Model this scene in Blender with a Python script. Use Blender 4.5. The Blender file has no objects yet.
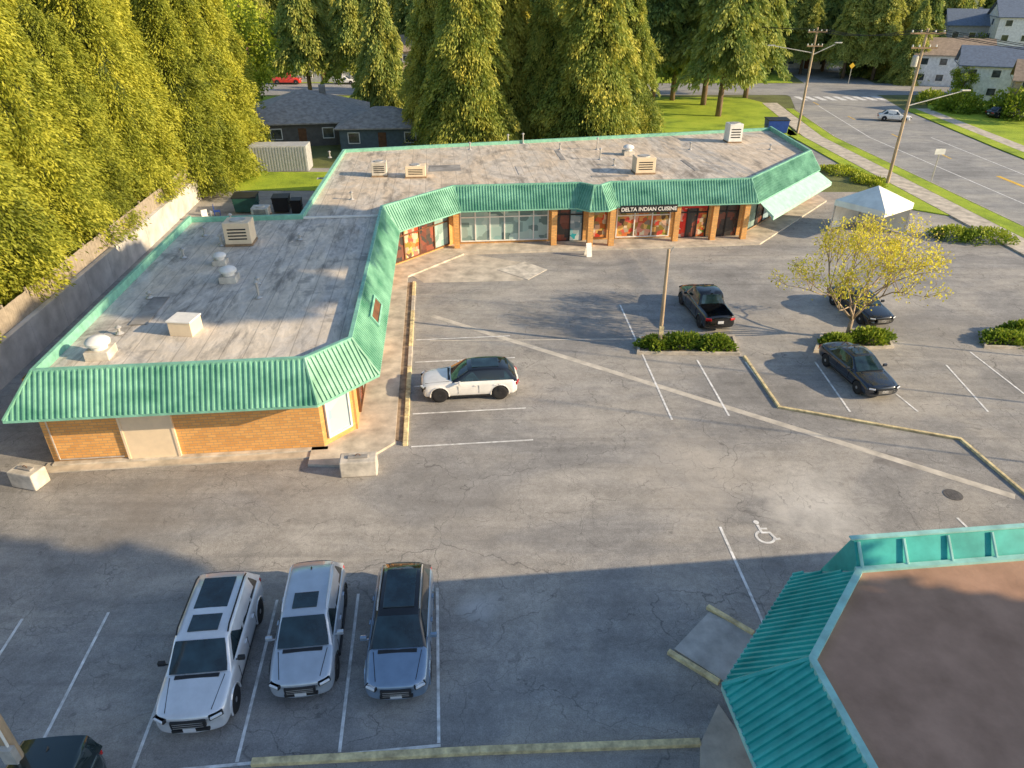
import bpy, bmesh, math, random
from mathutils import Vector, Matrix
R=math.radians
rnd=random.Random(7)
C=bpy.context.scene.collection
H=17.8; F=700.0; PHI=R(5.7); cP,sP=math.cos(PHI),math.sin(PHI)
def at(px,py,z=0.0):
    a=(px-512)/F; b=(384-py)/F
    t=(H-z)/(0.5-0.8660254*b)
    return Vector((a*t,(0.8660254+0.5*b)*t,z))
def W(u,v,z=0.0): return Vector((cP*u-sP*v,sP*u+cP*v,z))
def UVp(px,py,z=0.0):
    p=at(px,py,z); return (cP*p.x+sP*p.y,-sP*p.x+cP*p.y)
def tag(o,label,cat=None,group=None,kind=None):
    if label: o['label']=label
    if cat: o['category']=cat
    if group: o['group']=group
    if kind: o['kind']=kind
    return o
def empty(name,loc,rz=0):
    o=bpy.data.objects.new(name,None); C.objects.link(o); o.location=loc; o.rotation_euler=(0,0,rz); o.empty_display_size=.3
    return o
def kids(o): return [x for x in bpy.data.objects if x.parent==o]
def copy_tree(o,parent=None):
    c=o.copy(); C.objects.link(c)
    if parent: c.parent=parent
    for k in kids(o): copy_tree(k,c)
    return c
class MB:
    def __init__(s): s.v=[];s.f=[];s.m=[]
    def poly(s,pts,mi=0):
        n=len(s.v); s.v+=[tuple(p) for p in pts]; s.f.append(tuple(range(n,n+len(pts)))); s.m.append(mi)
    def raw(s,vs,fs,mi=0):
        n=len(s.v); s.v+=[tuple(p) for p in vs]
        for f in fs: s.f.append(tuple(n+i for i in f)); s.m.append(mi)
    def box(s,c,d,rz=0,mi=0,M=None):
        x,y,z=d[0]/2,d[1]/2,d[2]/2
        vs=[Vector((i*x,j*y,k*z)) for k in(-1,1) for j in(-1,1) for i in(-1,1)]
        if M is not None: vs=[M@p for p in vs]
        elif rz: vs=[Matrix.Rotation(rz,3,'Z')@p for p in vs]
        cc=Vector(c); vs=[p+cc for p in vs]
        s.raw(vs,[(0,2,3,1),(4,5,7,6),(0,1,5,4),(2,6,7,3),(0,4,6,2),(1,3,7,5)],mi)
    def prism(s,pts,z0,z1,mi=0,bottom=True):
        n=len(pts)
        vs=[(p[0],p[1],z0) for p in pts]+[(p[0],p[1],z1) for p in pts]
        fs=[tuple(range(n,2*n))]+[(i,(i+1)%n,n+(i+1)%n,n+i) for i in range(n)]
        if bottom: fs.append(tuple(range(n-1,-1,-1)))
        s.raw(vs,fs,mi)
    def tube(s,p0,p1,r0,r1=None,n=8,mi=0):
        if r1 is None: r1=r0
        p0=Vector(p0);p1=Vector(p1); d=(p1-p0).normalized()
        a=d.orthogonal().normalized(); b=d.cross(a)
        vs=[p0+(a*math.cos(t)+b*math.sin(t))*r0 for t in [2*math.pi*i/n for i in range(n)]]
        vs+=[p1+(a*math.cos(t)+b*math.sin(t))*r1 for t in [2*math.pi*i/n for i in range(n)]]
        fs=[(i,(i+1)%n,n+(i+1)%n,n+i) for i in range(n)]+[tuple(range(n-1,-1,-1)),tuple(range(n,2*n))]
        s.raw(vs,fs,mi)
    def lathe(s,prof,c,n=18,mi=0,ax='z'):
        vs=[]
        for (r,z) in prof:
            for i in range(n):
                t=2*math.pi*i/n
                if ax=='z': vs.append((c[0]+r*math.cos(t),c[1]+r*math.sin(t),c[2]+z))
                else: vs.append((c[0]+z,c[1]+r*math.cos(t),c[2]+r*math.sin(t)))
        fs=[]
        for k in range(len(prof)-1):
            for i in range(n):
                j=(i+1)%n; fs.append((k*n+i,k*n+j,(k+1)*n+j,(k+1)*n+i))
        fs.append(tuple(range(n-1,-1,-1))); fs.append(tuple((len(prof)-1)*n+i for i in range(n)))
        s.raw(vs,fs,mi)
    def mesh(s,name,mats,off=(0,0,0),smooth=False,tones=None):
        me=bpy.data.meshes.new(name)
        ox,oy,oz=off
        me.from_pydata([(v[0]-ox,v[1]-oy,v[2]-oz) for v in s.v],[],s.f)
        if not isinstance(mats,(list,tuple)): mats=[mats]
        for m in mats: me.materials.append(m)
        if len(mats)>1: me.polygons.foreach_set('material_index',s.m)
        if smooth: me.polygons.foreach_set('use_smooth',[True]*len(me.polygons))
        if tones:
            at_=me.attributes.new('tone','FLOAT','FACE'); at_.data.foreach_set('value',tones)
        me.update()
        return me
    def build(s,name,mats,parent=None,off=(0,0,0),smooth=False,bevel=0,loc=None,tones=None):
        o=bpy.data.objects.new(name,s.mesh(name,mats,off,smooth,tones)); C.objects.link(o)
        if parent: o.parent=parent
        if loc is not None: o.location=loc
        if smooth and not tones: o.data.set_sharp_from_angle(angle=R(40))
        if bevel:
            b=o.modifiers.new('b','BEVEL'); b.width=bevel; b.segments=2; b.limit_method='ANGLE'; b.angle_limit=R(40)
        return o
def offs(path,d,closed=False):
    out=[];n=len(path)
    for i in range(n):
        p=Vector(path[i][:2])
        a=Vector(path[i-1][:2]) if (i>0 or closed) else None
        b=Vector(path[(i+1)%n][:2]) if (i<n-1 or closed) else None
        d1=(p-a).normalized() if a is not None else None
        d2=(b-p).normalized() if b is not None else None
        if d1 is None: d1=d2
        if d2 is None: d2=d1
        n1=Vector((-d1.y,d1.x)); n2=Vector((-d2.y,d2.x))
        m=(n1+n2).normalized(); k=d/max(.3,m.dot(n1))
        q=p+m*k; out.append((q.x,q.y))
    return out
# ---------------------------------------------------------------- materials
def nodes(name):
    m=bpy.data.materials.new(name); m.use_nodes=True
    nt=m.node_tree; b=nt.nodes['Principled BSDF']
    return m,nt,b
def ramp(nt,fac,stops):
    r=nt.nodes.new('ShaderNodeValToRGB'); e=r.color_ramp.elements
    while len(e)<len(stops): e.new(.5)
    for i,(p,c) in enumerate(stops):
        e[i].position=p; e[i].color=(c[0],c[1],c[2],1) if isinstance(c,(tuple,list)) else (c,c,c,1)
    nt.links.new(fac,r.inputs[0]); return r.outputs[0]
def mix(nt,fac,a,b,mode='MIX'):
    m=nt.nodes.new('ShaderNodeMix'); m.data_type='RGBA'; m.blend_type=mode
    def put(s,v):
        if hasattr(v,'is_linked') or hasattr(v,'links'): nt.links.new(v,s)
        elif isinstance(v,(int,float)): s.default_value=v if s.type=='VALUE' else (v,v,v,1)
        else: s.default_value=(v[0],v[1],v[2],1)
    put(m.inputs[0],fac); put(m.inputs[6],a); put(m.inputs[7],b)
    return m.outputs[2]
def math_(nt,op,a,b=None,c=None):
    m=nt.nodes.new('ShaderNodeMath'); m.operation=op
    for i,v in enumerate((a,b,c)):
        if v is None: continue
        if isinstance(v,(int,float)): m.inputs[i].default_value=v
        else: nt.links.new(v,m.inputs[i])
    return m.outputs[0]
def noise(nt,co,scale,detail=5,rough=.6,dist=0):
    n=nt.nodes.new('ShaderNodeTexNoise'); n.inputs['Scale'].default_value=scale; n.inputs['Detail'].default_value=detail
    n.inputs['Roughness'].default_value=rough; n.inputs['Distortion'].default_value=dist
    nt.links.new(co,n.inputs['Vector']); return n.outputs[0]
def bump(nt,b,h,st=.3,dist=.02):
    bn=nt.nodes.new('ShaderNodeBump'); bn.inputs['Strength'].default_value=st; bn.inputs['Distance'].default_value=dist
    nt.links.new(h,bn.inputs['Height']); nt.links.new(bn.outputs[0],b.inputs['Normal'])
def mapping(nt,co,scale=(1,1,1),rot=(0,0,0)):
    mp=nt.nodes.new('ShaderNodeMapping'); mp.inputs['Scale'].default_value=scale; mp.inputs['Rotation'].default_value=rot
    nt.links.new(co,mp.inputs[0]); return mp.outputs[0]
def mat(name,c,rough=.7,metal=0,var=.18,scale=2.5,bmp=0,coat=0,c2=None,sc=(1,1,1)):
    m,nt,b=nodes(name)
    co=nt.nodes.new('ShaderNodeTexCoord').outputs['Object']
    n=noise(nt,mapping(nt,co,sc),scale,6)
    lo=tuple(x*(1-var) for x in c); hi=tuple(min(1,x*(1+var)) for x in (c2 or c))
    nt.links.new(ramp(nt,n,[(.32,lo),(.68,hi)]),b.inputs['Base Color'])
    b.inputs['Roughness'].default_value=rough; b.inputs['Metallic'].default_value=metal
    if coat: b.inputs['Coat Weight'].default_value=coat; b.inputs['Coat Roughness'].default_value=.04
    if bmp: bump(nt,b,noise(nt,co,scale*8,4),bmp,.02)
    return m
def asphalt(name,base,warm,crack=True,spots=()):
    m,nt,b=nodes(name)
    co=nt.nodes.new('ShaderNodeTexCoord').outputs['Object']
    big=noise(nt,mapping(nt,co,(1,1.7,1),(0,0,.25)),.11,6,.62,.7)
    col=ramp(nt,big,[(.28,tuple(x*.70 for x in base)),(.45,base),(.58,warm),(.76,tuple(x*1.16 for x in warm))])
    mid=noise(nt,co,.9,6,.65,.4)
    col=mix(nt,.5,col,ramp(nt,mid,[(.3,.6),(.7,1.25)]),'MULTIPLY')
    fine=noise(nt,co,26,3,.7)
    col=mix(nt,.55,col,ramp(nt,fine,[(.3,.55),(.7,1.4)]),'MULTIPLY')
    grain=noise(nt,co,5,4,.7)
    col=mix(nt,.38,col,ramp(nt,grain,[(.35,.7),(.65,1.2)]),'MULTIPLY')
    streak=noise(nt,mapping(nt,co,(.25,2.2,1),(0,0,.08)),.6,5,.6)
    col=mix(nt,.36,col,ramp(nt,streak,[(.35,.65),(.65,1.2)]),'MULTIPLY')
    tyre=noise(nt,mapping(nt,co,(.08,2.6,1),(0,0,-.35)),.8,3,.5)
    col=mix(nt,ramp(nt,tyre,[(.60,0.0),(.70,.25)]),col,tuple(x*.45 for x in base))
    st=noise(nt,co,.45,3,.5)
    col=mix(nt,ramp(nt,st,[(.62,0.0),(.75,.4)]),col,tuple(x*.46 for x in base))
    oil=noise(nt,co,1.9,2,.5)
    col=mix(nt,ramp(nt,oil,[(.70,0.0),(.76,.45)]),col,tuple(x*.35 for x in base))
    for (x,y,r,cc,am) in spots:
        vm=nt.nodes.new('ShaderNodeVectorMath'); vm.operation='DISTANCE'; vm.inputs[1].default_value=(x,y,0); nt.links.new(co,vm.inputs[0])
        d=math_(nt,'MULTIPLY_ADD',noise(nt,co,.8,5,.65),r*1.6,vm.outputs['Value'])
        d=math_(nt,'DIVIDE',d,r*2)
        col=mix(nt,ramp(nt,d,[(.45,am),(.85,0.0)]),col,cc)
    if crack:
        dn=nt.nodes.new('ShaderNodeTexNoise'); dn.inputs['Scale'].default_value=.7; dn.inputs['Detail'].default_value=6; nt.links.new(co,dn.inputs['Vector'])
        va=nt.nodes.new('ShaderNodeVectorMath'); va.operation='MULTIPLY_ADD'; va.inputs[1].default_value=(2.2,2.2,0)
        nt.links.new(dn.outputs['Color'],va.inputs[0]); nt.links.new(co,va.inputs[2])
        for sc,th,am,ms0 in ((.2,.004,.7,.40),(.55,.008,.6,.43),(1.4,.017,.5,.48)):
            vo=nt.nodes.new('ShaderNodeTexVoronoi'); vo.feature='DISTANCE_TO_EDGE'; vo.inputs['Scale'].default_value=sc
            nt.links.new(va.outputs[0],vo.inputs['Vector'])
            mk=ramp(nt,vo.outputs['Distance'],[(0,1.0),(th,0.0)])
            ms=ramp(nt,noise(nt,co,.17+sc*.2,2),[(ms0,0.0),(ms0+.12,am)])
            col=mix(nt,math_(nt,'MULTIPLY',mk,ms),col,tuple(x*.28 for x in base))
    nt.links.new(col,b.inputs['Base Color']); b.inputs['Roughness'].default_value=.85
    bump(nt,b,fine,.5,.02)
    return m
def brickmat(name,c1,c2,mortar):
    m,nt,b=nodes(name)
    co=nt.nodes.new('ShaderNodeTexCoord').outputs['Object']
    sx=nt.nodes.new('ShaderNodeSeparateXYZ'); nt.links.new(co,sx.inputs[0])
    cb=nt.nodes.new('ShaderNodeCombineXYZ'); nt.links.new(math_(nt,'ADD',sx.outputs[0],sx.outputs[1]),cb.inputs[0]); nt.links.new(sx.outputs[2],cb.inputs[1])
    br=nt.nodes.new('ShaderNodeTexBrick'); br.inputs['Scale'].default_value=1; br.inputs['Brick Width'].default_value=.34; br.inputs['Row Height'].default_value=.13
    br.inputs['Mortar Size'].default_value=.016; br.inputs['Mortar Smooth'].default_value=.3
    br.inputs['Color1'].default_value=(*c1,1); br.inputs['Color2'].default_value=(*c2,1); br.inputs['Mortar'].default_value=(*mortar,1)
    nt.links.new(cb.outputs[0],br.inputs['Vector'])
    col=mix(nt,.3,br.outputs['Color'],ramp(nt,noise(nt,co,2.6,6,.65),[(.3,.7),(.7,1.15)]),'MULTIPLY')
    nt.links.new(col,b.inputs['Base Color']); b.inputs['Roughness'].default_value=.85
    return m
def roofmat(name,base,warm,dark,bw=1.0,seam=.55,stain=.75):
    m,nt,b=nodes(name)
    co=nt.nodes.new('ShaderNodeTexCoord').outputs['Object']
    br=nt.nodes.new('ShaderNodeTexBrick'); br.inputs['Scale'].default_value=1; br.inputs['Brick Width'].default_value=22; br.inputs['Row Height'].default_value=bw
    br.inputs['Mortar Size'].default_value=.025; br.inputs['Color1'].default_value=(.95,.95,.95,1); br.inputs['Color2'].default_value=(1.05,1.04,1.02,1); br.inputs['Mortar'].default_value=(seam,seam*.97,seam*.94,1)
    nt.links.new(mapping(nt,co,(1,1,1),(0,0,R(90))),br.inputs['Vector'])
    big=noise(nt,mapping(nt,co,(1,.6,1)),.22,8,.72,.9)
    col=ramp(nt,big,[(.33,dark),(.43,base),(.56,warm),(.74,tuple(x*1.15 for x in base))])
    col=mix(nt,.7,col,br.outputs['Color'],'MULTIPLY')
    col=mix(nt,.65,col,ramp(nt,noise(nt,mapping(nt,co,(1.8,.6,1)),1.1,7,.75,.5),[(.3,.42),(.68,1.3)]),'MULTIPLY')
    col=mix(nt,ramp(nt,noise(nt,mapping(nt,co,(1.5,.3,1)),.9,5,.7),[(.53,0.0),(.69,stain)]),col,tuple(x*.6 for x in dark))
    col=mix(nt,ramp(nt,noise(nt,co,.5,5,.6),[(.60,0.0),(.65,stain*.7)]),col,tuple(x*.9 for x in dark))
    nt.links.new(col,b.inputs['Base Color']); b.inputs['Roughness'].default_value=.8
    return m
def leafmat(name,dark,mid,bright,sc=.45,tl=.25,rv_=.22):
    m,nt,b=nodes(name)
    a=nt.nodes.new('ShaderNodeAttribute'); a.attribute_name='tone'
    co=nt.nodes.new('ShaderNodeTexCoord').outputs['Object']
    oi=nt.nodes.new('ShaderNodeObjectInfo')
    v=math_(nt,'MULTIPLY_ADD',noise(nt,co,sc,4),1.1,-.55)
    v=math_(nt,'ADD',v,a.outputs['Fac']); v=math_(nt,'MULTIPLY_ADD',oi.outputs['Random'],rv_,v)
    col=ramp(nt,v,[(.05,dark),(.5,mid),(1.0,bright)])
    nt.links.new(col,b.inputs['Base Color']); b.inputs['Roughness'].default_value=.7
    tr=nt.nodes.new('ShaderNodeBsdfTranslucent'); nt.links.new(col,tr.inputs[0])
    mx=nt.nodes.new('ShaderNodeMixShader'); mx.inputs[0].default_value=tl
    out=nt.nodes['Material Output']; nt.links.new(b.outputs[0],mx.inputs[1]); nt.links.new(tr.outputs[0],mx.inputs[2]); nt.links.new(mx.outputs[0],out.inputs[0])
    return m
def grassmat(name,c1,c2,c3):
    m,nt,b=nodes(name)
    co=nt.nodes.new('ShaderNodeTexCoord').outputs['Object']
    col=ramp(nt,noise(nt,co,.25,6,.65),[(.3,c1),(.5,c2),(.72,c3)])
    col=mix(nt,.6,col,ramp(nt,noise(nt,co,9,4,.7),[(.3,.5),(.7,1.35)]),'MULTIPLY')
    nt.links.new(col,b.inputs['Base Color']); b.inputs['Roughness'].default_value=.9
    bump(nt,b,noise(nt,co,12,4),.8,.08)
    return m
def sp_(px,py,r,c,a): p=at(px,py); return (p.x,p.y,r,c,a)
M={}
M['lot']=asphalt('lot_asphalt',(.335,.322,.312),(.43,.40,.365),spots=(sp_(820,508,3.0,(.70,.67,.63),.7),sp_(478,606,1.0,(.62,.62,.62),.55),sp_(700,470,4.0,(.58,.52,.45),.45),sp_(140,515,3.0,(.19,.165,.145),.5),sp_(860,560,2.0,(.62,.59,.56),.4),sp_(455,415,1.6,(.18,.165,.155),.5),sp_(590,330,5.0,(.25,.235,.22),.45),sp_(470,505,5.0,(.27,.245,.22),.3),sp_(300,500,3.0,(.23,.205,.185),.35),sp_(930,330,4.0,(.26,.24,.22),.4)))
M['road']=asphalt('road_asphalt',(.33,.325,.32),(.40,.385,.36),crack=False)
M['ground']=grassmat('ground_dirt',(.09,.10,.04),(.16,.18,.05),(.2,.22,.08))
M['grass']=grassmat('lawn_grass',(.18,.27,.015),(.36,.48,.025),(.5,.58,.045))
M['walk']=mat('concrete_walk',(.54,.48,.40),.85,var=.32,scale=1.2,bmp=.2)
M['conc']=mat('concrete',(.58,.53,.46),.85,var=.35,scale=1.5,bmp=.3)
M['slab']=mat('pale_slab',(.50,.48,.45),.85,var=.25,scale=1.5,bmp=.2)
M['wallc']=mat('weathered_wall_concrete',(.60,.57,.53),.9,var=.25,scale=.8,bmp=.3)
M['concd']=mat('old_concrete',(.30,.285,.27),.9,var=.45,scale=.9,bmp=.4)
M['kerb']=mat('faded_yellow_kerb',(.66,.52,.30),.85,var=.35,scale=3.2,c2=(.78,.62,.34))
M['kerbg']=mat('grey_kerb',(.54,.48,.40),.85,var=.3,scale=2)
M['soil']=mat('soil',(.30,.22,.15),.95,var=.5,scale=2)
M['paint']=mat('worn_white_paint',(.80,.78,.75),.7,var=.35,scale=3)
M['ypaint']=mat('worn_yellow_paint',(.85,.50,.06),.7,var=.3,scale=3)
M['patch']=mat('trench_patch',(.58,.53,.46),.85,var=.25,scale=1.5)
M['patchd']=mat('dark_repair_patch',(.26,.245,.235),.9,var=.25,scale=2.5,bmp=.3)
M['brick']=brickmat('orange_brick',(.82,.44,.14),(.70,.34,.10),(.50,.32,.17))
M['green']=mat('green_metal_roofing',(.09,.32,.215),.5,var=.18,scale=.7,c2=(.24,.49,.36),sc=(.8,.8,1.4))
M['teal']=mat('teal_metal_roofing',(.01,.34,.32),.4,var=.14,scale=1.0,c2=(.04,.44,.41))
M['trim']=mat('green_trim',(.22,.50,.38),.5,var=.2)
M['tealp']=mat('pale_teal_panel',(.32,.62,.58),.6,var=.2,scale=2)
M['awn']=mat('pale_awning',(.40,.66,.56),.6,var=.14,scale=2)
M['roofA']=roofmat('membrane_roof',(.66,.61,.555),(.72,.63,.52),(.29,.265,.24),.95,.58,.8)
M['roofB']=roofmat('membrane_roof_stained',(.66,.60,.53),(.68,.56,.43),(.33,.285,.24),1.2,.56,.8)
M['roofC']=mat('brown_torch_on_roof',(.39,.225,.15),.92,var=.14,scale=.9,bmp=.35,c2=(.44,.26,.18))
M['soffit']=mat('soffit',(.5,.42,.32),.8)
M['beige']=mat('cream_door',(.82,.66,.47),.7,var=.06)
M['white']=mat('white_metal',(.82,.80,.76),.5,var=.1)
M['tent']=mat('white_tarp',(.84,.83,.80),.75,var=.12,scale=1.2)
M['galv']=mat('galvanised',(.55,.53,.50),.4,.4,var=.25)
M['dark']=mat('dark_rubber',(.02,.02,.022),.8,var=.2)
M['iron']=mat('cast_iron',(.12,.11,.105),.7,var=.3,scale=6)
M['black']=mat('black_plastic',(.02,.02,.022),.45,var=.2)
M['brown']=mat('brown_frame',(.16,.07,.03),.7,var=.3)
M['wood']=mat('weathered_wood',(.30,.20,.12),.85,var=.35,scale=2,sc=(1,1,.2))
M['pole']=mat('pole_wood',(.44,.33,.22),.85,var=.3,scale=3,sc=(1,1,.2))
M['fence']=mat('weathered_fence_boards',(.38,.32,.25),.9,var=.2,scale=3)
M['bark']=mat('bark',(.20,.135,.09),.95,var=.4,scale=4,sc=(1,1,.3))
M['barkl']=mat('grey_bark',(.34,.26,.18),.9,var=.35,scale=4)
M['redglass']=mat('tail_lamp_red',(.5,.01,.01),.15,var=.1,coat=1)
M['lamp']=mat('lamp_lens',(.80,.82,.85),.1,var=.08,coat=1)
M['blue']=mat('blue_paint',(.02,.07,.35),.4,var=.15)
M['red']=mat('red_sign',(.6,.03,.02),.5,var=.1)
M['steel']=mat('rim_alloy',(.5,.51,.53),.3,.7,var=.1)
M['rimd']=mat('rim_dark',(.06,.06,.065),.35,.6,var=.1)
M['plate']=mat('plate_white',(.75,.76,.8),.5,var=.05)
M['yellow']=mat('sign_yellow',(.8,.5,.03),.5,var=.1)
def glass(name,c=(.018,.024,.03),r=.06):
    m,nt,b=nodes(name)
    co=nt.nodes.new('ShaderNodeTexCoord').outputs['Object']
    nt.links.new(ramp(nt,noise(nt,co,1.3,3),[(.35,tuple(x*.5 for x in c)),(.7,tuple(x*2.0 for x in c))]),b.inputs['Base Color'])
    b.inputs['Roughness'].default_value=r; b.inputs['Specular IOR Level'].default_value=.9
    return m
M['glass']=glass('car_glass',(.014,.032,.042))
M['wglass']=glass('window_glass',(.05,.06,.065),.08)
def paint(name,c,metal=.4,r=.28):
    m,nt,b=nodes(name)
    co=nt.nodes.new('ShaderNodeTexCoord').outputs['Object']
    nt.links.new(ramp(nt,noise(nt,co,2.2,4),[(.3,tuple(x*.9 for x in c)),(.7,tuple(min(1,x*1.07) for x in c))]),b.inputs['Base Color'])
    b.inputs['Metallic'].default_value=metal; b.inputs['Roughness'].default_value=r; b.inputs['Coat Weight'].default_value=1; b.inputs['Coat Roughness'].default_value=.03
    return m
P_silver=paint('silver_paint',(.80,.82,.86),.3); P_grey=paint('grey_silver_paint',(.54,.60,.68),.4)
P_blue=paint('slate_blue_paint',(.26,.36,.50),.45); P_white=paint('white_paint',(.88,.86,.83),0,.3)
P_black=paint('black_paint',(.012,.013,.016),.2,.2); P_navy=paint('dark_navy_paint',(.025,.035,.055),.3,.2)
P_dk=paint('dark_grey_paint',(.02,.04,.045),.3,.2); P_red=paint('red_truck_paint',(.7,.04,.02),0)
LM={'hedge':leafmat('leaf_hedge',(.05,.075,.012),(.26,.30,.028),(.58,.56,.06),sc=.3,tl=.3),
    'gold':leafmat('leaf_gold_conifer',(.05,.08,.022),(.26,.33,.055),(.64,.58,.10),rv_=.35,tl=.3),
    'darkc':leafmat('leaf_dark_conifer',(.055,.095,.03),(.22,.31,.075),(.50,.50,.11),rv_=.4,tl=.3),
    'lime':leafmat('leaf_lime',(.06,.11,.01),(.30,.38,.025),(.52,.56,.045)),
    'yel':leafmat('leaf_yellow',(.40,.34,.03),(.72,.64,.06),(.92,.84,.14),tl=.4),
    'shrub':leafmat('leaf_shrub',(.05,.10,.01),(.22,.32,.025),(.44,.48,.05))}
# ---------------------------------------------------------------- world, sun, camera
sc=bpy.context.scene
SUN_EL=R(21); az=R(14)
sdir=Vector((math.cos(SUN_EL)*math.cos(az),-math.cos(SUN_EL)*math.sin(az),math.sin(SUN_EL)))
w=bpy.data.worlds.new('World'); sc.world=w; w.use_nodes=True
bg=w.node_tree.nodes['Background']; sky=w.node_tree.nodes.new('ShaderNodeTexSky'); sky.sky_type='NISHITA'; sky.sun_disc=False
sky.sun_elevation=SUN_EL; sky.sun_rotation=math.atan2(sdir.x,sdir.y); sky.air_density=1.1; sky.dust_density=.8; sky.ozone_density=1.7
w.node_tree.links.new(sky.outputs[0],bg.inputs[0]); bg.inputs[1].default_value=.20
ld=bpy.data.lights.new('sun','SUN'); ld.energy=6.8; ld.angle=R(.5); ld.color=(1,.79,.50)
lo=bpy.data.objects.new('sun',ld); C.objects.link(lo); lo.rotation_euler=sdir.to_track_quat('Z','Y').to_euler(); lo.location=(40,0,60)
cam=bpy.data.cameras.new('camera'); co_=bpy.data.objects.new('camera',cam); C.objects.link(co_); co_.location=(0,0,H); co_.rotation_euler=(R(60),0,0)
cam.lens=36*F/1024; cam.sensor_width=36; cam.clip_end=3000; cam.clip_start=.1; sc.camera=co_
sc.view_settings.view_transform='Standard'; sc.view_settings.look='None'; sc.view_settings.exposure=0
# ---------------------------------------------------------------- ground and roads
def sheet(name,pts,z,m):
    b=MB(); b.poly([(p[0],p[1],z) for p in pts]); o=b.build(name,m); tag(o,None,kind='structure'); return o
def slab(name,pts,z1,m,z0=-.05):
    b=MB(); b.prism([(p[0],p[1]) for p in pts],z0,z1); o=b.build(name,m); tag(o,None,kind='structure'); return o
sheet('ground',[(-900,-300),(900,-300),(900,1500),(-900,1500)],0,M['ground'])
sheet('parking_lot',[(-26,-40),(38,-40),(38,62),(34.5,68),(-12,68),(-20,78),(-33,78)],.008,M['lot'])
sheet('lane',[(-10,72.5),(40,79),(40,93),(-8,93)],.008,M['road'])
near=[(43,-60),(42.6,57),(42.2,95),(45,118),(49,132)]
far=[(65,132),(62,118),(58.8,87),(57,60),(55,-60)]
sheet('main_road',near+[(49,134),(65,134)]+far,.012,M['road'])
sheet('cross_road',[(-200,134),(200,134),(200,150),(-200,150)],.008,M['road'])
sheet('north_road',[(58,150),(72,150),(92,260),(78,260)],.008,M['road'])
slab('pavement',[(38.2,-40),(40.6,-40),(40.4,95),(44,124),(41.5,124),(38.0,95)],.12,M['walk'])
slab('verge_lawn',[(40.6,-40),(42.6,-40),(42.3,57),(41.9,95),(44.5,118),(43.4,118),(40.4,95)],.13,M['grass'])
slab('far_verge',[(55.1,-40),(57,-40),(59,60),(60.8,87),(64,118),(62.1,118),(58.9,87),(57.1,60)],.11,M['grass'])
slab('far_pavement',[(57,-40),(59,-40),(61,60),(62.8,87),(66,118),(64,118),(60.8,87),(59,60)],.12,M['walk'])
slab('far_lawn',[(66,118),(62.8,87),(61,60),(59,-40),(90,-40),(140,130),(72,130)],.10,M['grass'])
slab('back_lawn',[(10,96),(37.5,96),(42,124),(40,131),(12,131)],.10,M['grass'])
slab('corner_lawn',[(36.5,68),(38,68),(38,101),(36.5,97)],.10,M['grass'])
slab('corner_bed_lawn',[(35,62.5),(38,60),(38,68),(35.5,68)],.10,M['grass'])
slab('yard_lawn',[(-30,68.5),(-13,68.5),(-12.5,76),(-29,76)],.06,M['grass'])
slab('north_lawn',[(-70,108),(8,108),(8,132),(-70,132)],.05,M['grass'])
slab('far_north_lawn',[(-120,151),(56,151),(66,200),(-120,200)],.05,M['grass'])
def uvs(pts): return [W(p[0],p[1]) for p in pts]
slab('shop_pavement',uvs([(-6.2,26),(-6.2,24.6),(-4.2,24.3),(-2.62,25.9),(-2.62,46.0),(1.4,50.2),(24.3,50.2),(35.4,61.4),(36,70),(30,70),(20,60),(-3,56),(-6,46)]),.12,M['walk'])
slab('front_apron',uvs([(-17.2,25.9),(-17.2,25.2),(-6.2,25.2),(-6.2,25.9)]),.06,M['walk'])
slab('planting_strip',uvs([(-2.62,26.2),(-2.30,26.0),(-2.30,45),(-2.62,45)]),.05,M['soil'])
def kerb(name,path,wd=.16,h=.13,m=None,z0=-.02,gap=0):
    L_=offs(path,wd/2); R_=offs(path,-wd/2); b=MB()
    for i in range(len(path)-1):
        b.prism([L_[i],R_[i],R_[i+1],L_[i+1]],z0,h)
    o=b.build(name,m or M['kerbg'],bevel=.02); tag(o,None,kind='structure'); return o
for i in range(8):
    v0=25.7+i*2.42
    b=MB(); p=[W(-2.28,v0),W(-2.05,v0),W(-2.05,v0+2.30),W(-2.28,v0+2.30)]; b.prism([(q.x,q.y) for q in p],-.02,.14)
    o=b.build('kerb',M['kerbg' if i in(3,6) else 'kerb'],bevel=.03); tag(o,None,kind='structure')
def pxy(l): return [tuple(at(*p)[:2]) for p in l]
kerb('yellow_kerb',pxy([(744,357),(779,408),(960,440),(1045,512)]),.15,.11,M['kerb'])
kerb('south_kerb',pxy([(252,764),(480,752),(700,744)]),.20,.14,M['kerb'])
kerb('road_kerb',[(42.65,-40),(42.4,57),(42.0,95),(44.6,118)],.14,.15,M['kerbg'])
kerb('ramp_kerb',pxy([(668,653),(719,684)]),.16,.14,M['kerb'])
kerb('ramp_kerb',pxy([(707,608),(753,635)]),.16,.14,M['kerb'])
slab('ramp_slab',pxy([(674,650),(709,613),(757,637),(725,683)]),.06,M['slab'])
slab('building_apron',pxy([(700,745),(718,706),(760,768),(770,800),(700,800)]),.1,M['walk'])
sheet('entry_patch',pxy([(424,283),(400,268),(455,252),(520,262),(545,270),(520,281)]),.0125,M['walk'])
slab('entry_ramp',pxy([(497,270),(525,262),(547,270),(528,280)]),.035,M['conc'])
sheet('repair_patch',pxy(((880,452),(925,462),(915,474),(872,462))),.0115,M['patchd'])
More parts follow.
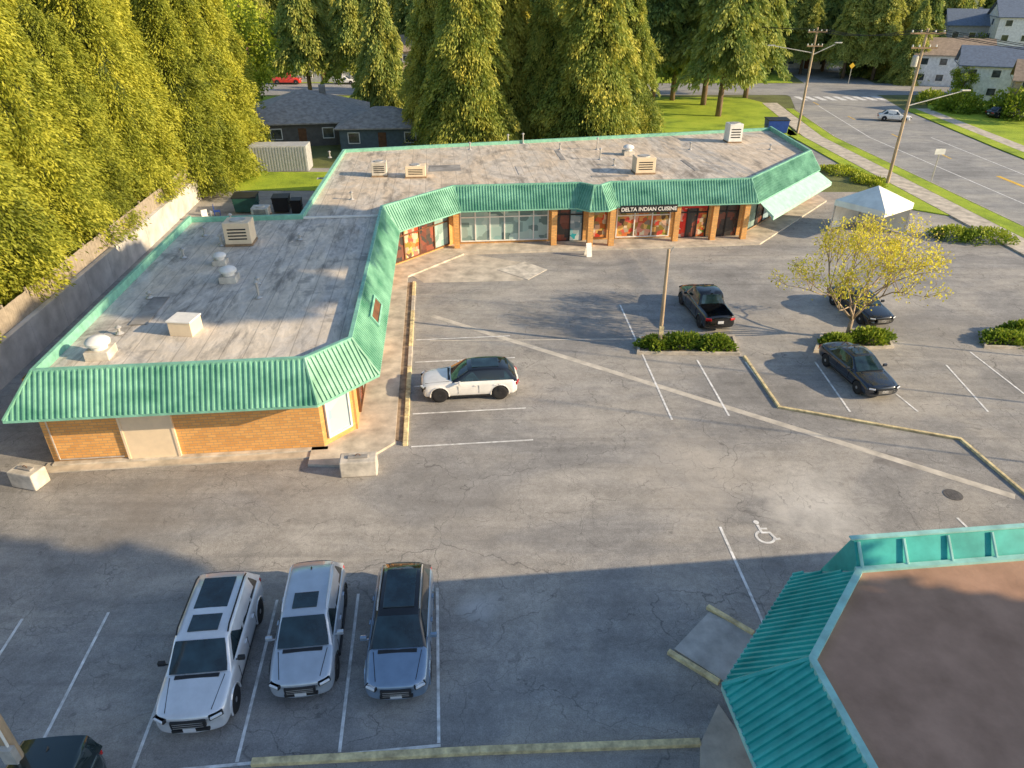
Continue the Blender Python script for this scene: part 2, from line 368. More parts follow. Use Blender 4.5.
def island(name,pts,lab=None):
    slab(name+'_soil',pts,.1,M['soil'])
    p=[tuple(q) for q in pts]; L_=offs(p,.07,True);R_=offs(p,-.07,True); b=MB(); n=len(p)
    for i in range(n): j=(i+1)%n; b.prism([L_[i],R_[i],R_[j],L_[j]],-.02,.16)
    tag(b.build(name+'_kerb',M['kerbg']),None,kind='structure')
island('planter_island',pxy([(638,354),(640,338),(733,338),(738,355)]))
island('planter_island',pxy([(815,352),(822,335),(885,334),(892,348)]))
island('planter_island',pxy([(985,348),(980,334),(1060,328),(1070,350)]))
ZP=.018
def line(b,p,q,wd=.1,z=ZP):
    p=Vector(p[:2]);q=Vector(q[:2]); d=(q-p).normalized(); n=Vector((-d.y,d.x))*wd/2
    b.poly([(*(p+n),z),(*(p-n),z),(*(q-n),z),(*(q+n),z)])
b=MB()
for u in (-.82,-3.45,-6.1,-8.75,-11.45,-14.1,-16.8): line(b,W(u,11.62),W(u,17.2),.09)
line(b,W(-11.4,11.55),W(-.77,11.55),.09,ZP+.001)
for v in (25.6,28.3,30.9,33.5,36.2): line(b,W(-1.9,v),W(3.5,v),.09)
for p,q in (((620,305),(672,420)),((697,360),(729,416)),((745,362),(778,405)),((815,362),(850,412)),((946,365),(988,412)),((970,352),(1024,394)),((896,394),(918,412)),
            ((720,527),(763,623)),((957,518),(985,545))):
    line(b,at(*p),at(*q),.1)
tag(b.build('parking_lines',M['paint']),None,kind='structure')
b=MB(); line(b,at(432,316),at(1015,497),.38,.0135); line(b,at(430,341),at(640,339),.10,.0145); tag(b.build('trench_patch_line',M['patch']),None,kind='structure')
b=MB(); c=at(764,533)
def sp(x,y): return (c.x+(x*1.0),c.y+(y*1.0))
def arc(cx,cy,r0,r1,a0,a1,n=14,z=ZP):
    for i in range(n):
        t0=R(a0+(a1-a0)*i/n); t1=R(a0+(a1-a0)*(i+1)/n)
        b.poly([(*sp(cx+r0*math.cos(t0),cy+r0*math.sin(t0)),z),(*sp(cx+r1*math.cos(t0),cy+r1*math.sin(t0)),z),(*sp(cx+r1*math.cos(t1),cy+r1*math.sin(t1)),z),(*sp(cx+r0*math.cos(t1),cy+r0*math.sin(t1)),z)])
arc(-.02,-.22,.27,.37,115,350)
arc(-.12,.58,0.01,.11,0,360,12)
for i,(p,q) in enumerate((((-.12,.44),(-.08,.0)),((-.1,.22),(.18,.22)),((-.12,.0),(.24,.0)),((.20,.03),(.36,-.40)),((.32,-.37),(.50,-.32)))): line(b,sp(*p),sp(*q),.10,ZP+.002+i*.0008)
tag(b.build('wheelchair_symbol',M['paint']),None,kind='structure')
b=MB(); c=at(1012,182)
b.poly([(c.x-.25,c.y-2.2,.02),(c.x+.25,c.y-2.2,.02),(c.x+.25,c.y+2.4,.02),(c.x-.25,c.y+2.4,.02)])
for y in (-6,12,24,38,52): b.poly([(50.3,72+y-1.5,.02),(50.5,72+y-1.5,.02),(50.7,72+y+1.5,.02),(50.5,72+y+1.5,.02)])
tag(b.build('yellow_road_marking',M['ypaint']),None,kind='structure')
b=MB()
for i in range(9): b.poly([(49.5+i*1.7,127.5,.02),(50.5+i*1.7,127.5,.02),(50.5+i*1.7,132,.02),(49.5+i*1.7,132,.02)])
line(b,(47,60),(46.6,95),.14,.02); line(b,(46.6,95),(50,122),.14,.0205); line(b,(53.5,60),(54.6,95),.14,.02)
tag(b.build('crosswalk_marking',M['paint']),None,kind='structure')
b=MB(); b.lathe([(.36,0),(.36,.010),(.31,.012)],(0,0,.012),20)
for i in range(-2,3): b.box((i*.1,0,.026),(.03,.4,.006))
c=at(953,495); o=b.build('manhole_cover',M['iron'],loc=(c.x,c.y,0)); tag(o,'round dark manhole cover in the asphalt inside the yellow kerb corner','manhole cover')
# ---------------------------------------------------------------- ribbed roof faces
def ribface(b,a,bb,a2,b2,sp=.21,hh=.06,wb=.045,wt=.032):
    a,bb,a2,b2=[Vector(x) for x in (a,bb,a2,b2)]
    b.poly([a,bb,b2,a2])
    e=(bb-a); L=e.length; e.normalize(); t0=(a2-a).dot(e); t1=(b2-a).dot(e); g=(a2-a)-e*t0; n=e.cross(g).normalized()
    s=min(0,t0)+sp/2
    while s<max(L,t1):
        h0,h1=0,1
        if t0>0 and s<t0: h1=min(h1,s/t0)
        if t0<0 and s<0: h0=max(h0,s/t0)
        if t1<L and s>t1: h1=min(h1,(L-s)/(L-t1))
        if t1>L and s>L: h0=max(h0,(s-L)/(t1-L))
        if h1-h0>.05:
            p=a+e*s+g*h0; q=a+e*s+g*h1
            vs=[p-e*wb,p-e*wt+n*hh,p+e*wt+n*hh,p+e*wb,q-e*wb,q-e*wt+n*hh,q+e*wt+n*hh,q+e*wb]
            b.raw(vs,[(0,4,5,1),(1,5,6,2),(2,6,7,3),(0,1,2,3),(7,6,5,4)])
        s+=sp
def v3(p,z): return (p[0],p[1],z)
def mansard(root,off,low,zl,up,zu,m,trim,rot_fascia=.09,sp=.21):
    for i in range(len(low)-1):
        b=MB(); ribface(b,v3(low[i],zl),v3(low[i+1],zl),v3(up[i],zu),v3(up[i+1],zu),sp)
        b.build('mansard_panel',m,root,off)
    for i in range(1,len(low)-1):
        b=MB(); b.tube(v3(low[i],zl+.03),v3(up[i],zu+.03),.075,n=6); b.build('hip_cap',m,root,off)
    o1=offs(low,-.03); b=MB()
    for i in range(len(low)-1): b.prism([low[i],o1[i],o1[i+1],low[i+1]],zl-rot_fascia,zl+.02)
    b.build('fascia',trim,root,off)
    i1=offs(up,-.05); i2=offs(up,.12); b=MB()
    for i in range(len(up)-1): b.prism([i2[i],i1[i],i1[i+1],i2[i+1]],4.0,zu+.07)
    b.build('ridge_cap',trim,root,off)
ZL_,ZU=3.02,4.6
low=[(-17.3,46.2),(-17.3,24.55),(-5.4,24.55),(-3.1,26.85),(-3.0,46.9),(1.3,51.2),(9.9,51.2),(10.8,50.3),(12.2,50.3),(13.1,51.2),(24.06,51.2),(33.9,61.04),(35.3,73)]
up=offs(low,1.05)
wall=[(-16.9,46.1),(-16.9,25.85),(-5.66,25.85),(-4.35,27.16),(-4.35,47.4),(.65,52.4),(23.55,52.4),(32.6,61.45),(33.9,72.7),(-8.5,66.3),(-9.1,46.1)]
OFF=(0,45,0); bw=W(0,45)
B1=empty('strip_mall',(bw.x,bw.y,0),PHI)
tag(B1,'long L-shaped brick strip mall with green ribbed mansard canopy and flat grey roof','building')
mansard(B1,OFF,low,ZL_,up,ZU,M['green'],M['trim'])
b=MB(); n=len(wall)
for i in range(n):
    a,c=wall[i],wall[(i+1)%n]; b.poly([v3(a,0),v3(c,0),v3(c,4.15),v3(a,4.15)])
b.build('wall',M['brick'],B1,OFF)
b=MB()
inn=offs(low,1.5)
for i in range(len(low)-1): b.poly([v3(low[i],2.97),v3(inn[i],2.97),v3(inn[i+1],2.97),v3(low[i+1],2.97)])
b.build('soffit',M['soffit'],B1,OFF)
ZR=4.25
b=MB(); b.poly([v3(p,ZR) for p in [(up[1][0],46.2),up[1],up[2],up[3],(-4.07,46.2)]]); b.build('roof',M['roofA'],B1,OFF)
bk=[(34.2,73.0),(-8.6,66.5),(-9.2,46.2)]
b=MB(); b.poly([v3(p,ZR+.03) for p in [(-9.2,46.2),(-4.07,46.2)]+up[4:-1]+bk[:2]]); b.build('roof',M['roofB'],B1,OFF)
b=MB(); pth=[(34.2,73.0),(-8.6,66.5),(-9.2,46.25),(-16.2,46.25)]
o1=offs(pth,.12);o2=offs(pth,-.12)
for i in range(3): b.prism([o1[i],o2[i],o2[i+1],o1[i+1]],4.0,4.55)
b.build('parapet',M['trim'],B1,OFF)
b=MB(); b.box((-6.6,46.2,4.33),(5.0,.14,.12)); b.build('expansion_joint',M['white'],B1,OFF)
for i,(px,py,sx,sy,mm) in enumerate(((445,168,2.6,2.2,'concd'),(330,178,2,.5,'roofA'),(520,170,.5,3,'roofA'),(690,165,.4,4,'concd'),(560,155,.4,4,'concd'),(610,176,3,.6,'concd'),(150,310,.8,3.2,'concd'))):
    u,v=UVp(px,py,4.3); b=MB(); b.box((u,v,ZR+.042),(sx,sy,.02)); b.build('roof_patch',M[mm],B1,OFF)
def slopept(v,h,out=.0):
    uu=-3.05-1.05*h; return Vector((uu+.83*out,v,ZL_+(ZU-ZL_)*h+.55*out))
b=MB(); va,vb_,ha,hb=30.6,33.2,.30,.66
for (v0,v1,h0,h1) in ((va,va+.14,ha,hb),(vb_-.14,vb_,ha,hb),(va+.14,vb_-.14,ha,ha+.06),(va+.14,vb_-.14,hb-.06,hb)):
    q=[slopept(v0,h0,.02),slopept(v1,h0,.02),slopept(v1,h1,.02),slopept(v0,h1,.02)]; q2=[slopept(v0,h0,.14),slopept(v1,h0,.14),slopept(v1,h1,.14),slopept(v0,h1,.14)]
    b.raw(q+q2,[(0,1,2,3),(4,5,6,7),(0,1,5,4),(1,2,6,5),(2,3,7,6),(3,0,4,7)])
fr=b.build('skylight_frame',M['trim'],B1,OFF)
b=MB(); b.poly([slopept(va+.14,ha+.06,.09),slopept(vb_-.14,ha+.06,.09),slopept(vb_-.14,hb-.06,.09),slopept(va+.14,hb-.06,.09)]); b.build('skylight_pane',M['brown'],fr,OFF)
# front wall items
b=MB(); b.box((-12.75,25.80,1.3),(1.95,.08,2.6)); b.build('loading_door',M['beige'],B1,OFF)
b=MB()
for x in (-13.78,-11.72): b.box((x,25.8,1.32),(.1,.14,2.7))
b.box((-12.75,25.8,2.68),(2.16,.14,.1)); b.build('door_frame',M['beige'],B1,OFF)
b=MB(); b.tube((-16.6,25.78,.25),(-14,25.78,.25),.03); b.tube((-16.6,25.78,.25),(-16.6,25.78,2.8),.03); b.build('conduit',M['galv'],B1,OFF)
b=MB(); b.box((-11.2,25.74,.06),(11.4,.22,.12)); b.build('base_course',M['conc'],B1,OFF)
def front(a,c,z0,z1,cols,fm,panes,trans=None):
    a=Vector(a);c=Vector(c); e=(c-a); L=e.length; e.normalize(); nn=Vector((e.y,-e.x)); ang=math.atan2(e.y,e.x)
    ff=MB()
    for i in range(cols+1):
        p=a+e*(L*i/cols)+nn*.06; ff.box((p.x,p.y,(z0+z1)/2),(.09,.12,z1-z0),ang)
    m_=a+e*L/2+nn*.06
    for z in [z0,z1]+([trans] if trans else []): ff.box((m_.x,m_.y,z),(L+.085,.115,.09),ang)
    fo=ff.build('shop_window',fm,B1,OFF)
    for i in range(cols):
        p=a+e*(L*(i+.5)/cols)+nn*.035
        g=MB(); g.box((p.x,p.y,(z0+z1)/2),(L/cols-.06,.03,z1-z0-.05),ang); o=g.build('pane',panes[i%len(panes)],fo,OFF)
def poster(name,cols,sc_=3):
    m,nt,bb=nodes(name); co=nt.nodes.new('ShaderNodeTexCoord').outputs['Object']
    vo=nt.nodes.new('ShaderNodeTexVoronoi'); vo.inputs['Scale'].default_value=sc_; vo.distance='CHEBYCHEV'; nt.links.new(co,vo.inputs['Vector'])
    sx=nt.nodes.new('ShaderNodeSeparateColor'); nt.links.new(vo.outputs['Color'],sx.inputs[0])
    nt.links.new(ramp(nt,sx.outputs[0],[(i/max(1,len(cols)-1),c) for i,c in enumerate(cols)]),bb.inputs['Base Color']); bb.inputs['Roughness'].default_value=.25
    return m
Pteal=poster('poster_pale_teal',[(.25,.42,.42),(.45,.58,.55),(.12,.2,.2),(.35,.5,.48)],1.2)
Pfood=poster('poster_food',[(.65,.10,.03),(.75,.50,.15),(.10,.04,.03),(.8,.7,.5),(.6,.04,.03),(.2,.3,.05)],3)
Pred=poster('poster_red',[(.7,.03,.02),(.75,.06,.03),(.85,.75,.6),(.5,.02,.02)],2)
Pblue=poster('poster_blue',[(.03,.35,.42),(.6,.65,.65),(.02,.15,.22)],2.5)
Pdark=poster('poster_dark',[(.04,.04,.045),(.08,.07,.06),(.35,.1,.06),(.03,.03,.03)],2)
Pwin=poster('poster_sky_window',[(.35,.5,.6),(.55,.65,.68),(.3,.42,.5)],.8)
front((-5.45,26.06),(-4.6,26.91),.5,2.6,1,M['white'],[Pwin])
front((-4.35,28.2),(-4.35,34),.4,2.6,4,M['brown'],[Pdark,Pteal]); front((-4.35,36),(-4.35,44),.4,2.6,5,M['brown'],[Pteal,Pdark])
front((-4.0,47.75),(.3,52.05),.3,2.6,4,M['brown'],[Pdark,Pfood,Pdark,Pteal],2.1)
front((1.3,52.4),(8.0,52.4),.35,2.7,6,M['white'],[Pteal],2.2)
front((8.7,52.4),(10.7,52.4),.1,2.7,2,M['black'],[Pdark,Pblue],2.2)
front((11.4,52.4),(12.6,52.4),.3,2.6,1,M['brown'],[Pfood])
front((13.4,52.4),(17.6,52.4),.3,2.6,3,M['white'],[Pfood],2.0)
front((18.2,52.4),(20.6,52.4),.1,2.6,3,M['black'],[Pred,Pdark,Pfood],2.1)
front((21.2,52.4),(23.1,52.4),.1,2.6,2,M['black'],[Pdark],2.1)
front((24.3,53.15),(31.9,60.75),.3,2.4,7,M['black'],[Pteal,Pdark,Pwin])
for u in (.95,8.35,11.05,12.7,17.9,20.9,23.4):
    b=MB(); vv=51.55 if u not in(11.05,12.7) else 51.0
    b.box((u,vv,1.47),(.42,.42,2.86)); b.build('brick_column',M['brick'],B1,OFF)
b=MB(); b.box((-4.62,27.4,1.45),(.6,.6,2.8)); b.build('brick_column',M['brick'],B1,OFF)
b=MB(); e=Vector((.7071,.7071)); nn=Vector((.7071,-.7071)); s0=Vector((24.3,51.5)); 
A0=s0+nn*.08;A1=s0+e*13.2+nn*.08; B0=A0+nn*1.25-e*.15; B1_=A1+nn*1.25+e*.2
b.poly([v3(B0,2.15),v3(B1_,2.15),v3(A1,2.93),v3(A0,2.93)]); b.poly([v3(B0,2.15),v3(B1_,2.15),v3(B1_,1.85),v3(B0,1.85)])
b.poly([v3(A0,2.93),v3(B0,2.15),v3(B0,1.85)]); b.poly([v3(A1,2.93),v3(B1_,2.15),v3(B1_,1.85)])
b.build('awning',M['awn'],B1,OFF)
def text_mesh(s,size,m,name,parent,loc,rot,ext=.01):
    cu=bpy.data.curves.new('t','FONT'); cu.body=s; cu.size=size; cu.extrude=ext; cu.align_x='CENTER'; cu.align_y='CENTER'; cu.offset=.008
    t=bpy.data.objects.new('t',cu); C.objects.link(t); bpy.context.view_layer.update()
    me=bpy.data.meshes.new_from_object(t.evaluated_get(bpy.context.evaluated_depsgraph_get())); bpy.data.objects.remove(t)
    me.materials.clear(); me.materials.append(m); o=bpy.data.objects.new(name,me); C.objects.link(o); o.parent=parent; o.location=loc; o.rotation_euler=rot
    return o
sb=MB(); sb.box((15.45,50.98,2.86),(4.4,.12,.56)); so=sb.build('sign_board',M['black'],B1,OFF)
text_mesh('DELTA INDIAN CUISINE',.40,M['white'],'sign_text',so,(15.45,50.98-.08-OFF[1],2.86),(R(90),0,0))
sb=MB(); sb.box((19.4,52.2,2.62),(2.2,.1,.3)); sb.build('sign_board',M['red'],B1,OFF)
# ---------------------------------------------------------------- building C (lower right)
offC=(16,5,0); bw=W(16,5)
B2=empty('shop_building',(bw.x,bw.y,0),PHI); tag(B2,'low building with brown flat roof and teal ribbed mansard in the lower right corner','building')
lowC=[(30,13.9),(9.6,13.9),(6.2,10.5),(6.2,-8)]
upC=offs(lowC,1.55)
mansard(B2,offC,lowC[1:],2.95,upC[1:],4.5,M['teal'],M['tealp'],.14,sp=.20)
b=MB(); ribface(b,(30,13.9,2.95),(10.35,13.9,2.95),(30,13.0,5.05),(10.35,13.0,5.05),.24); b.build('mansard_panel',M['teal'],B2,offC)
b=MB(); b.poly([(30,12.98,5.03),(10.35,12.98,5.03),(10.35,12.5,4.4),(30,12.5,4.4)]); b.poly([(10.35,13,5.05),(10.35,12.5,4.4),(10.35,13.9,2.95)]); b.poly([(10.35,13.9,2.95),(9.6,13.9,2.95),(10.24,12.4,4.47),(10.35,12.5,4.4)]); b.build('false_front_back',M['teal'],B2,offC)
b=MB(); b.box((20.15,12.98,5.07),(19.8,.14,.05)); b.box((20.15,12.42,4.47),(19.8,.16,.10)); b.build('cap_flashing',M['tealp'],B2,offC)
for x in (10.45,11.7,12.95,14.2,15.45,16.7,17.95,19.2):
    b=MB(); b.tube((x,12.9,5.0),(x,12.46,4.5),.045,n=6); b.build('brace',M['tealp'],B2,offC)
b=MB(); b.poly([v3(p,4.44) for p in [(30,12.35),(upC[1][0],12.35),upC[2],(upC[3][0],-8),(30,-8)]]); b.build('roof',M['roofC'],B2,offC)
b=MB(); wc=[(30,12.4),(10,12.4),(7.75,10.1),(7.75,-8),(30,-8)]
for i in range(5): a,c=wc[i],wc[(i+1)%5]; b.poly([v3(a,0),v3(c,0),v3(c,4.3),v3(a,4.3)])
b.build('wall',M['brick'],B2,offC)
# ---------------------------------------------------------------- roof equipment
def dome_vent(px,py,s,label):
    p=at(px,py,ZR); r=empty('roof_vent',(p.x,p.y,ZR),PHI); tag(r,label,'roof vent')
    b=MB(); b.box((0,0,.2*s),(1.0*s,1.0*s,.4*s)); b.build('vent_curb',M['conc'],r,bevel=.02)
    b=MB(); b.lathe([(.34*s,.38*s),(.34*s,.6*s),(.5*s,.62*s),(.52*s,.74*s),(.44*s,.84*s),(.25*s,.93*s),(.05*s,.97*s)],(0,0,0),20); b.build('vent_hood',M['white'],r,smooth=True)
    return r
dome_vent(102,356,.95,'large white mushroom vent at the front left corner of the roof')
dome_vent(230,281,.85,'white mushroom vent in the middle of the left roof, nearer of two')
dome_vent(221,264,.7,'smaller white mushroom vent behind another vent on the left roof')
dome_vent(628,155,.95,'white mushroom vent beside the tan unit on the back roof')
def ac(px,py,sx,sy,sz,label,m='conc'):
    p=at(px,py,ZR); r=empty('rooftop_unit',(p.x,p.y,ZR+.02),PHI); tag(r,label,'rooftop unit')
    b=MB(); b.box((0,0,.06),(sx*1.05,sy*1.05,.12)); b.build('base_frame',M['wood'],r)
    b=MB(); b.box((0,0,.12+sz/2),(sx,sy,sz)); b.build('housing',M[m],r,bevel=.03)
    b=MB(); b.lathe([(min(sx,sy)*.36,0),(min(sx,sy)*.36,.05),(min(sx,sy)*.3,.05),(.05,.03)],(0,0,.12+sz),16); b.build('fan_grille',M['galv'],r)
    b=MB()
    for k in range(4): b.box((0,-sy/2-.008,.12+sz*(.25+.15*k)),(sx*.7,.02,sz*.06))
    b.build('louvre',M['dark'],r)
    return r
def hatch(px,py,label):
    p=at(px,py,ZR); r=empty('roof_hatch',(p.x,p.y,ZR),PHI-R(12)); tag(r,label,'roof hatch')
    b=MB(); b.box((0,0,.33),(1.05,.95,.66)); b.build('hatch_curb',M['beige'],r,bevel=.02)
    b=MB(); b.box((0,0,.69),(1.12,1.02,.08)); b.build('hatch_lid',M['white'],r,bevel=.02)
hatch(187,332,'white topped square box hatch on the front part of the left roof')
ac(242,243,1.5,1.3,1.25,'tall beige air conditioning unit near the far end of the left roof','beige')
ac(262,216,1.1,.9,.5,'low grey unit at the far edge of the left roof','galv')
ac(380,176,1.2,1.0,1.0,'tan rooftop unit, left of the pair above the inner corner','conc')
ac(416,177,1.6,1.1,.8,'rooftop unit, right of the pair above the inner corner','beige')
ac(643,173,1.6,1.3,1.2,'large tan air conditioning unit above the restaurant','beige')
ac(732,142,1.3,1.3,1.6,'tall white rooftop unit near the back right edge of the roof','white')
for i,(px,py,h) in enumerate(((259,298,.8),(258,284,.3),(184,258,.5),(222,246,.6),(205,236,.5),(150,298,.25),(120,334,.3),(232,226,.7),(212,220,.5),(600,160,.9),(614,166,.5),(597,150,1.0),(470,150,.6),(508,144,.8),(523,144,.9),(560,150,.5),(690,150,.6),(330,158,.5),(352,200,.5),(300,240,.3),(770,150,.4),(660,185,.3))):
    p=at(px,py,ZR); b=MB(); b.tube((0,0,0),(0,0,h),.06,n=10); b.lathe([(.14,h),(.14,h+.04),(.03,h+.12)],(0,0,0),10); b.lathe([(.2,0),(.09,.1)],(0,0,.035),10)
    o=b.build('roof_pipe',M['galv'],loc=(p.x,p.y,ZR)); tag(o,'thin metal vent pipe standing on the flat strip mall roof','vent pipe','vent pipes on the strip mall roof')
# ---------------------------------------------------------------- left wall and fence
rw=W(-22.6,45); o=empty('retaining_wall',(rw.x,rw.y,0),PHI); tag(o,'long grey weathered concrete retaining wall below the hedge','wall')
for i in range(16):
    b=MB(); b.box((0,-31+i*3.5+.0,.95),(.3,3.48,1.9)); b.build('wall_panel',M['wallc'],o,bevel=.015)
b=MB(); b.box((0,-4.5,1.94),(.4,56,.1)); b.build('coping',M['wallc'],o)
fw=W(-22.75,45); o=empty('wooden_fence',(fw.x,fw.y,0),PHI); tag(o,'weathered grey brown board fence on top of the concrete wall','fence')
b=MB()
for i in range(290): b.box((rnd.uniform(-.006,.006),-31.5+i*.19,2.6+rnd.uniform(-.012,.012)),(.03,.184,1.2))
b.build('boards',M['fence'],o)
for i in range(23):
    b=MB(); b.box((-.06,-31.5+i*2.45,2.65),(.1,.1,1.4)); b.build('post',M['fence'],o)
slab('hedge_bank',[W(-22.9,8),W(-22.9,70),W(-50,80),W(-60,8)],1.9,M['ground'])
# ---------------------------------------------------------------- foliage
def leaf(b,tn,p,ax,sd,ln,wd,t):
    n=len(b.v); q=p+ax*ln*.5
    b.v+=[tuple(p),tuple(q+sd*wd),tuple(p+ax*ln),tuple(q-sd*wd)]; b.f.append((n,n+1,n+2,n+3)); b.m.append(0); tn.append(t)
def rv(r): 
    v=Vector((r.gauss(0,1),r.gauss(0,1),r.gauss(0,1))); return v.normalized()
def conifer(h,rad,nb,dens,lf,seed,base=.05,droop=.5,pw=.8,m='hedge',jz=.12,core=.52,irr=.2,wf=.24):
    r=random.Random(seed); b=MB(); tn=[]
    ph=[r.uniform(0,6.28) for _ in range(4)]
    rings=10; ns=9; z0=h*base
    vs=[];fs=[]
    for k in range(rings+1):
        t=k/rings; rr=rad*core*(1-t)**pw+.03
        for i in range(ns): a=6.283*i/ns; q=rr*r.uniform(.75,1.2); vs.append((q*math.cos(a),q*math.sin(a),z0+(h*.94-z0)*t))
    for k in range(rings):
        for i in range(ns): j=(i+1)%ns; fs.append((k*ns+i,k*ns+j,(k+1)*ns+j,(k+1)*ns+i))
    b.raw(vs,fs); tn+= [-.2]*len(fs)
    for i in range(nb):
        t=((i+r.random())/nb)**1.15; z=z0+(h-z0)*t; a=i*2.39996+r.uniform(-.3,.3)
        lump=1+.18*math.sin(3*a+ph[0]+z*.6)+.13*math.sin(5*a+ph[1]-z*.9)+.10*math.sin(2*a+ph[2]+z*1.7)
        rr=rad*(1-t)**pw*r.uniform(.95-irr,1.0+irr)*lump+.15
        ca,sa=math.cos(a),math.sin(a); bt=r.uniform(-.15,.2)
        m_=int(dens*(rr+.4))
        for k in range(m_):
            s=r.uniform(.4,1)**.7; jw=(.12+.22*rr*(1-.4*s))
            lat=r.gauss(0,jw*.6)
            zz=z-droop*s*s*rr*.5+r.gauss(0,jz)
            if zz<.35: continue
            p=Vector((ca*s*rr-sa*lat,sa*s*rr+ca*lat,zz))
            ax=(Vector((ca,sa,-.35-droop*.5))+rv(r)*.65).normalized(); sd=ax.cross(rv(r)).normalized()
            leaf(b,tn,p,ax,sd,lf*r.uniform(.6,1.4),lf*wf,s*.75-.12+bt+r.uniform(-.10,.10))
    me=b.mesh('crown',LM[m],tones=tn); return me
def deci(h,rx,rz,cz,ncl,nl,lf,seed,m,spread=.7,trunk='bark',tr=.18,limbs=True,lo_=.25):
    r=random.Random(seed); b=MB(); tn=[]; t=MB(); cl=[]
    for i in range(ncl):
        while True:
            p=Vector((r.uniform(-1,1),r.uniform(-1,1),r.uniform(-1,1)))
            if lo_<p.length<1: break
        cl.append(Vector((p.x*rx,p.y*rx,cz+p.z*rz)))
    for c in cl:
        bt=r.uniform(-.2,.25)
        for k in range(nl):
            o=rv(r)*spread*r.uniform(.2,1)**.6; p=c+o
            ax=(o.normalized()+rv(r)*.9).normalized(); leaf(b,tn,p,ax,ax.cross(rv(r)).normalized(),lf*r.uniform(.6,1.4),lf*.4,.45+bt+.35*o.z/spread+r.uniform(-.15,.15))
    fork=Vector((0,0,max(.8,cz-rz*.85)))
    t.tube((0,0,-.1),fork,tr*1.3,tr,10)
    mains=[]
    for k in range(8):
        a=k*.8+r.uniform(-.2,.2); q=fork+Vector((math.cos(a)*rx*.42,math.sin(a)*rx*.42,rz*r.uniform(.6,1.5))); mains.append(q)
        t.tube(fork,q,tr*.6,tr*.28,7)
    for c in cl:
        q=min(mains,key=lambda m_:(m_-c).length); t.tube(q,c,tr*.22,tr*.06,5)
    return b.mesh('crown',LM[m],tones=tn), t.mesh('trunk',M[trunk],smooth=True)
def open_tree(seed,m,lf=.15,trunk='barkl'):
    r=random.Random(seed); b=MB(); tn=[]; t=MB()
    def clump(p,n,sp_r,bt):
        for k in range(n):
            o=rv(r)*sp_r*r.uniform(.1,1)**.6; ax=(o.normalized()+rv(r)*.9+Vector((0,0,.2))).normalized()
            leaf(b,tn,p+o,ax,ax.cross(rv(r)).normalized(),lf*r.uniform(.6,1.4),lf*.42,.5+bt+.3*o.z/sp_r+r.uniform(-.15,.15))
    def br(p,d,L,rad,dep):
        mid=p+d*L*.5+rv(r)*L*.07; e=p+d*L; rr=rad*.72
        t.tube(p,mid,rad,rad*.86,6 if dep>1 else 5); t.tube(mid,e,rad*.86,rr,6 if dep>1 else 5)
        bt=r.uniform(-.2,.2)
        if dep==0:
            clump(e,16,.48,bt); clump(mid,9,.40,bt)
            for _ in range(2): q=e+(d+rv(r)*.8).normalized()*.5; t.tube(e,q,rr*.8,rr*.4,4)
            return
        if dep==1: clump(e,10,.45,bt)
        if dep==2: clump(e,6,.5,bt)
        for k in range(3):
            nd=(d*1.0+rv(r)*.78+Vector((0,0,.26))).normalized()
            if nd.z<.05: nd.z=.1; nd.normalize()
            br(e,nd,L*r.uniform(.62,.82),rr*.8,dep-1)
    t.tube((0,0,-.1),(0.05,0,1.3),.15,.12,10)
    for k in range(8):
        a=k*.785+r.uniform(-.25,.25); el=R(r.uniform(30,76)); d=Vector((math.cos(a)*math.cos(el),math.sin(a)*math.cos(el),math.sin(el)))
        br(Vector((.05,0,1.2)),d,r.uniform(2.1,2.6),.07,3)
    return b.mesh('crown',LM[m],tones=tn), t.mesh('trunk',M[trunk],smooth=True)
def trunkmesh(h,r0,m='bark',limbs=0):
    b=MB(); k=4
    for i in range(k): b.tube((0,0,h*i/k-(.3 if i==0 else 0)),(0,0,h*(i+1)/k),r0*(1-.8*i/k),r0*(1-.8*(i+1)/k)+.01,9)
    return b.mesh('trunk',M[m],smooth=True)
def tree(name,cm,tm,p,z=0,s=1,sz=None,rz=0,label='',cat='tree',group=None):
    o=empty(name,(p[0],p[1],z),rz); o.scale=(s,s,sz or s); tag(o,label,cat,group)
    for n_,me in (('trunk',tm),('crown',cm)):
        c=bpy.data.objects.new(n_,me); C.objects.link(c); c.parent=o
    return o
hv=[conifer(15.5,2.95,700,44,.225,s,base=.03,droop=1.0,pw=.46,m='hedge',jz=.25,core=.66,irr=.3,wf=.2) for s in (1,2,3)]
ht=trunkmesh(14,.28)
def gx(px,Y): return (px-512)/F*(.866*Y+.5*H)
k=0
for row,(u0,zz) in enumerate(((-26.1,1.9),(-29.0,1.9),(-32.2,1.9))):
    for i in range(15 if row<2 else 14):
        v=24+i*3.3+rnd.uniform(-.7,.7)+row*1.6
        p=W(u0+rnd.uniform(-.5,.4),v)
        if row>0 and v<30: continue
        s=rnd.uniform(.9,1.12)
        tree('hedge_conifer',hv[k%3],ht,p,zz,s*1.06,s*(rnd.uniform(.84,1.16)+.06*row),rnd.uniform(0,6),'tall yellow green conifer in the dense hedge row behind the concrete wall','tree','conifers of the hedge behind the wall'); k+=1
for (px,Y,s) in ((196,67,1.0),(213,71,1.05),(226,77,1.1),(205,78,1.15),(232,86,1.1),(220,88,1.2),(183,74,1.1)):
    tree('hedge_conifer',hv[k%3],ht,(gx(px,Y),Y),.2,s*1.15,s*1.12,rnd.uniform(0,6),'yellow green conifer at the far end of the hedge behind the back yard','tree','conifers at the far end of the hedge'); k+=1
gv=[conifer(22,4.9,760,38,.36,s,base=.04,droop=1.5,pw=.8,m='gold',core=.5,jz=.22,irr=.34,wf=.2) for s in (11,12,13)]
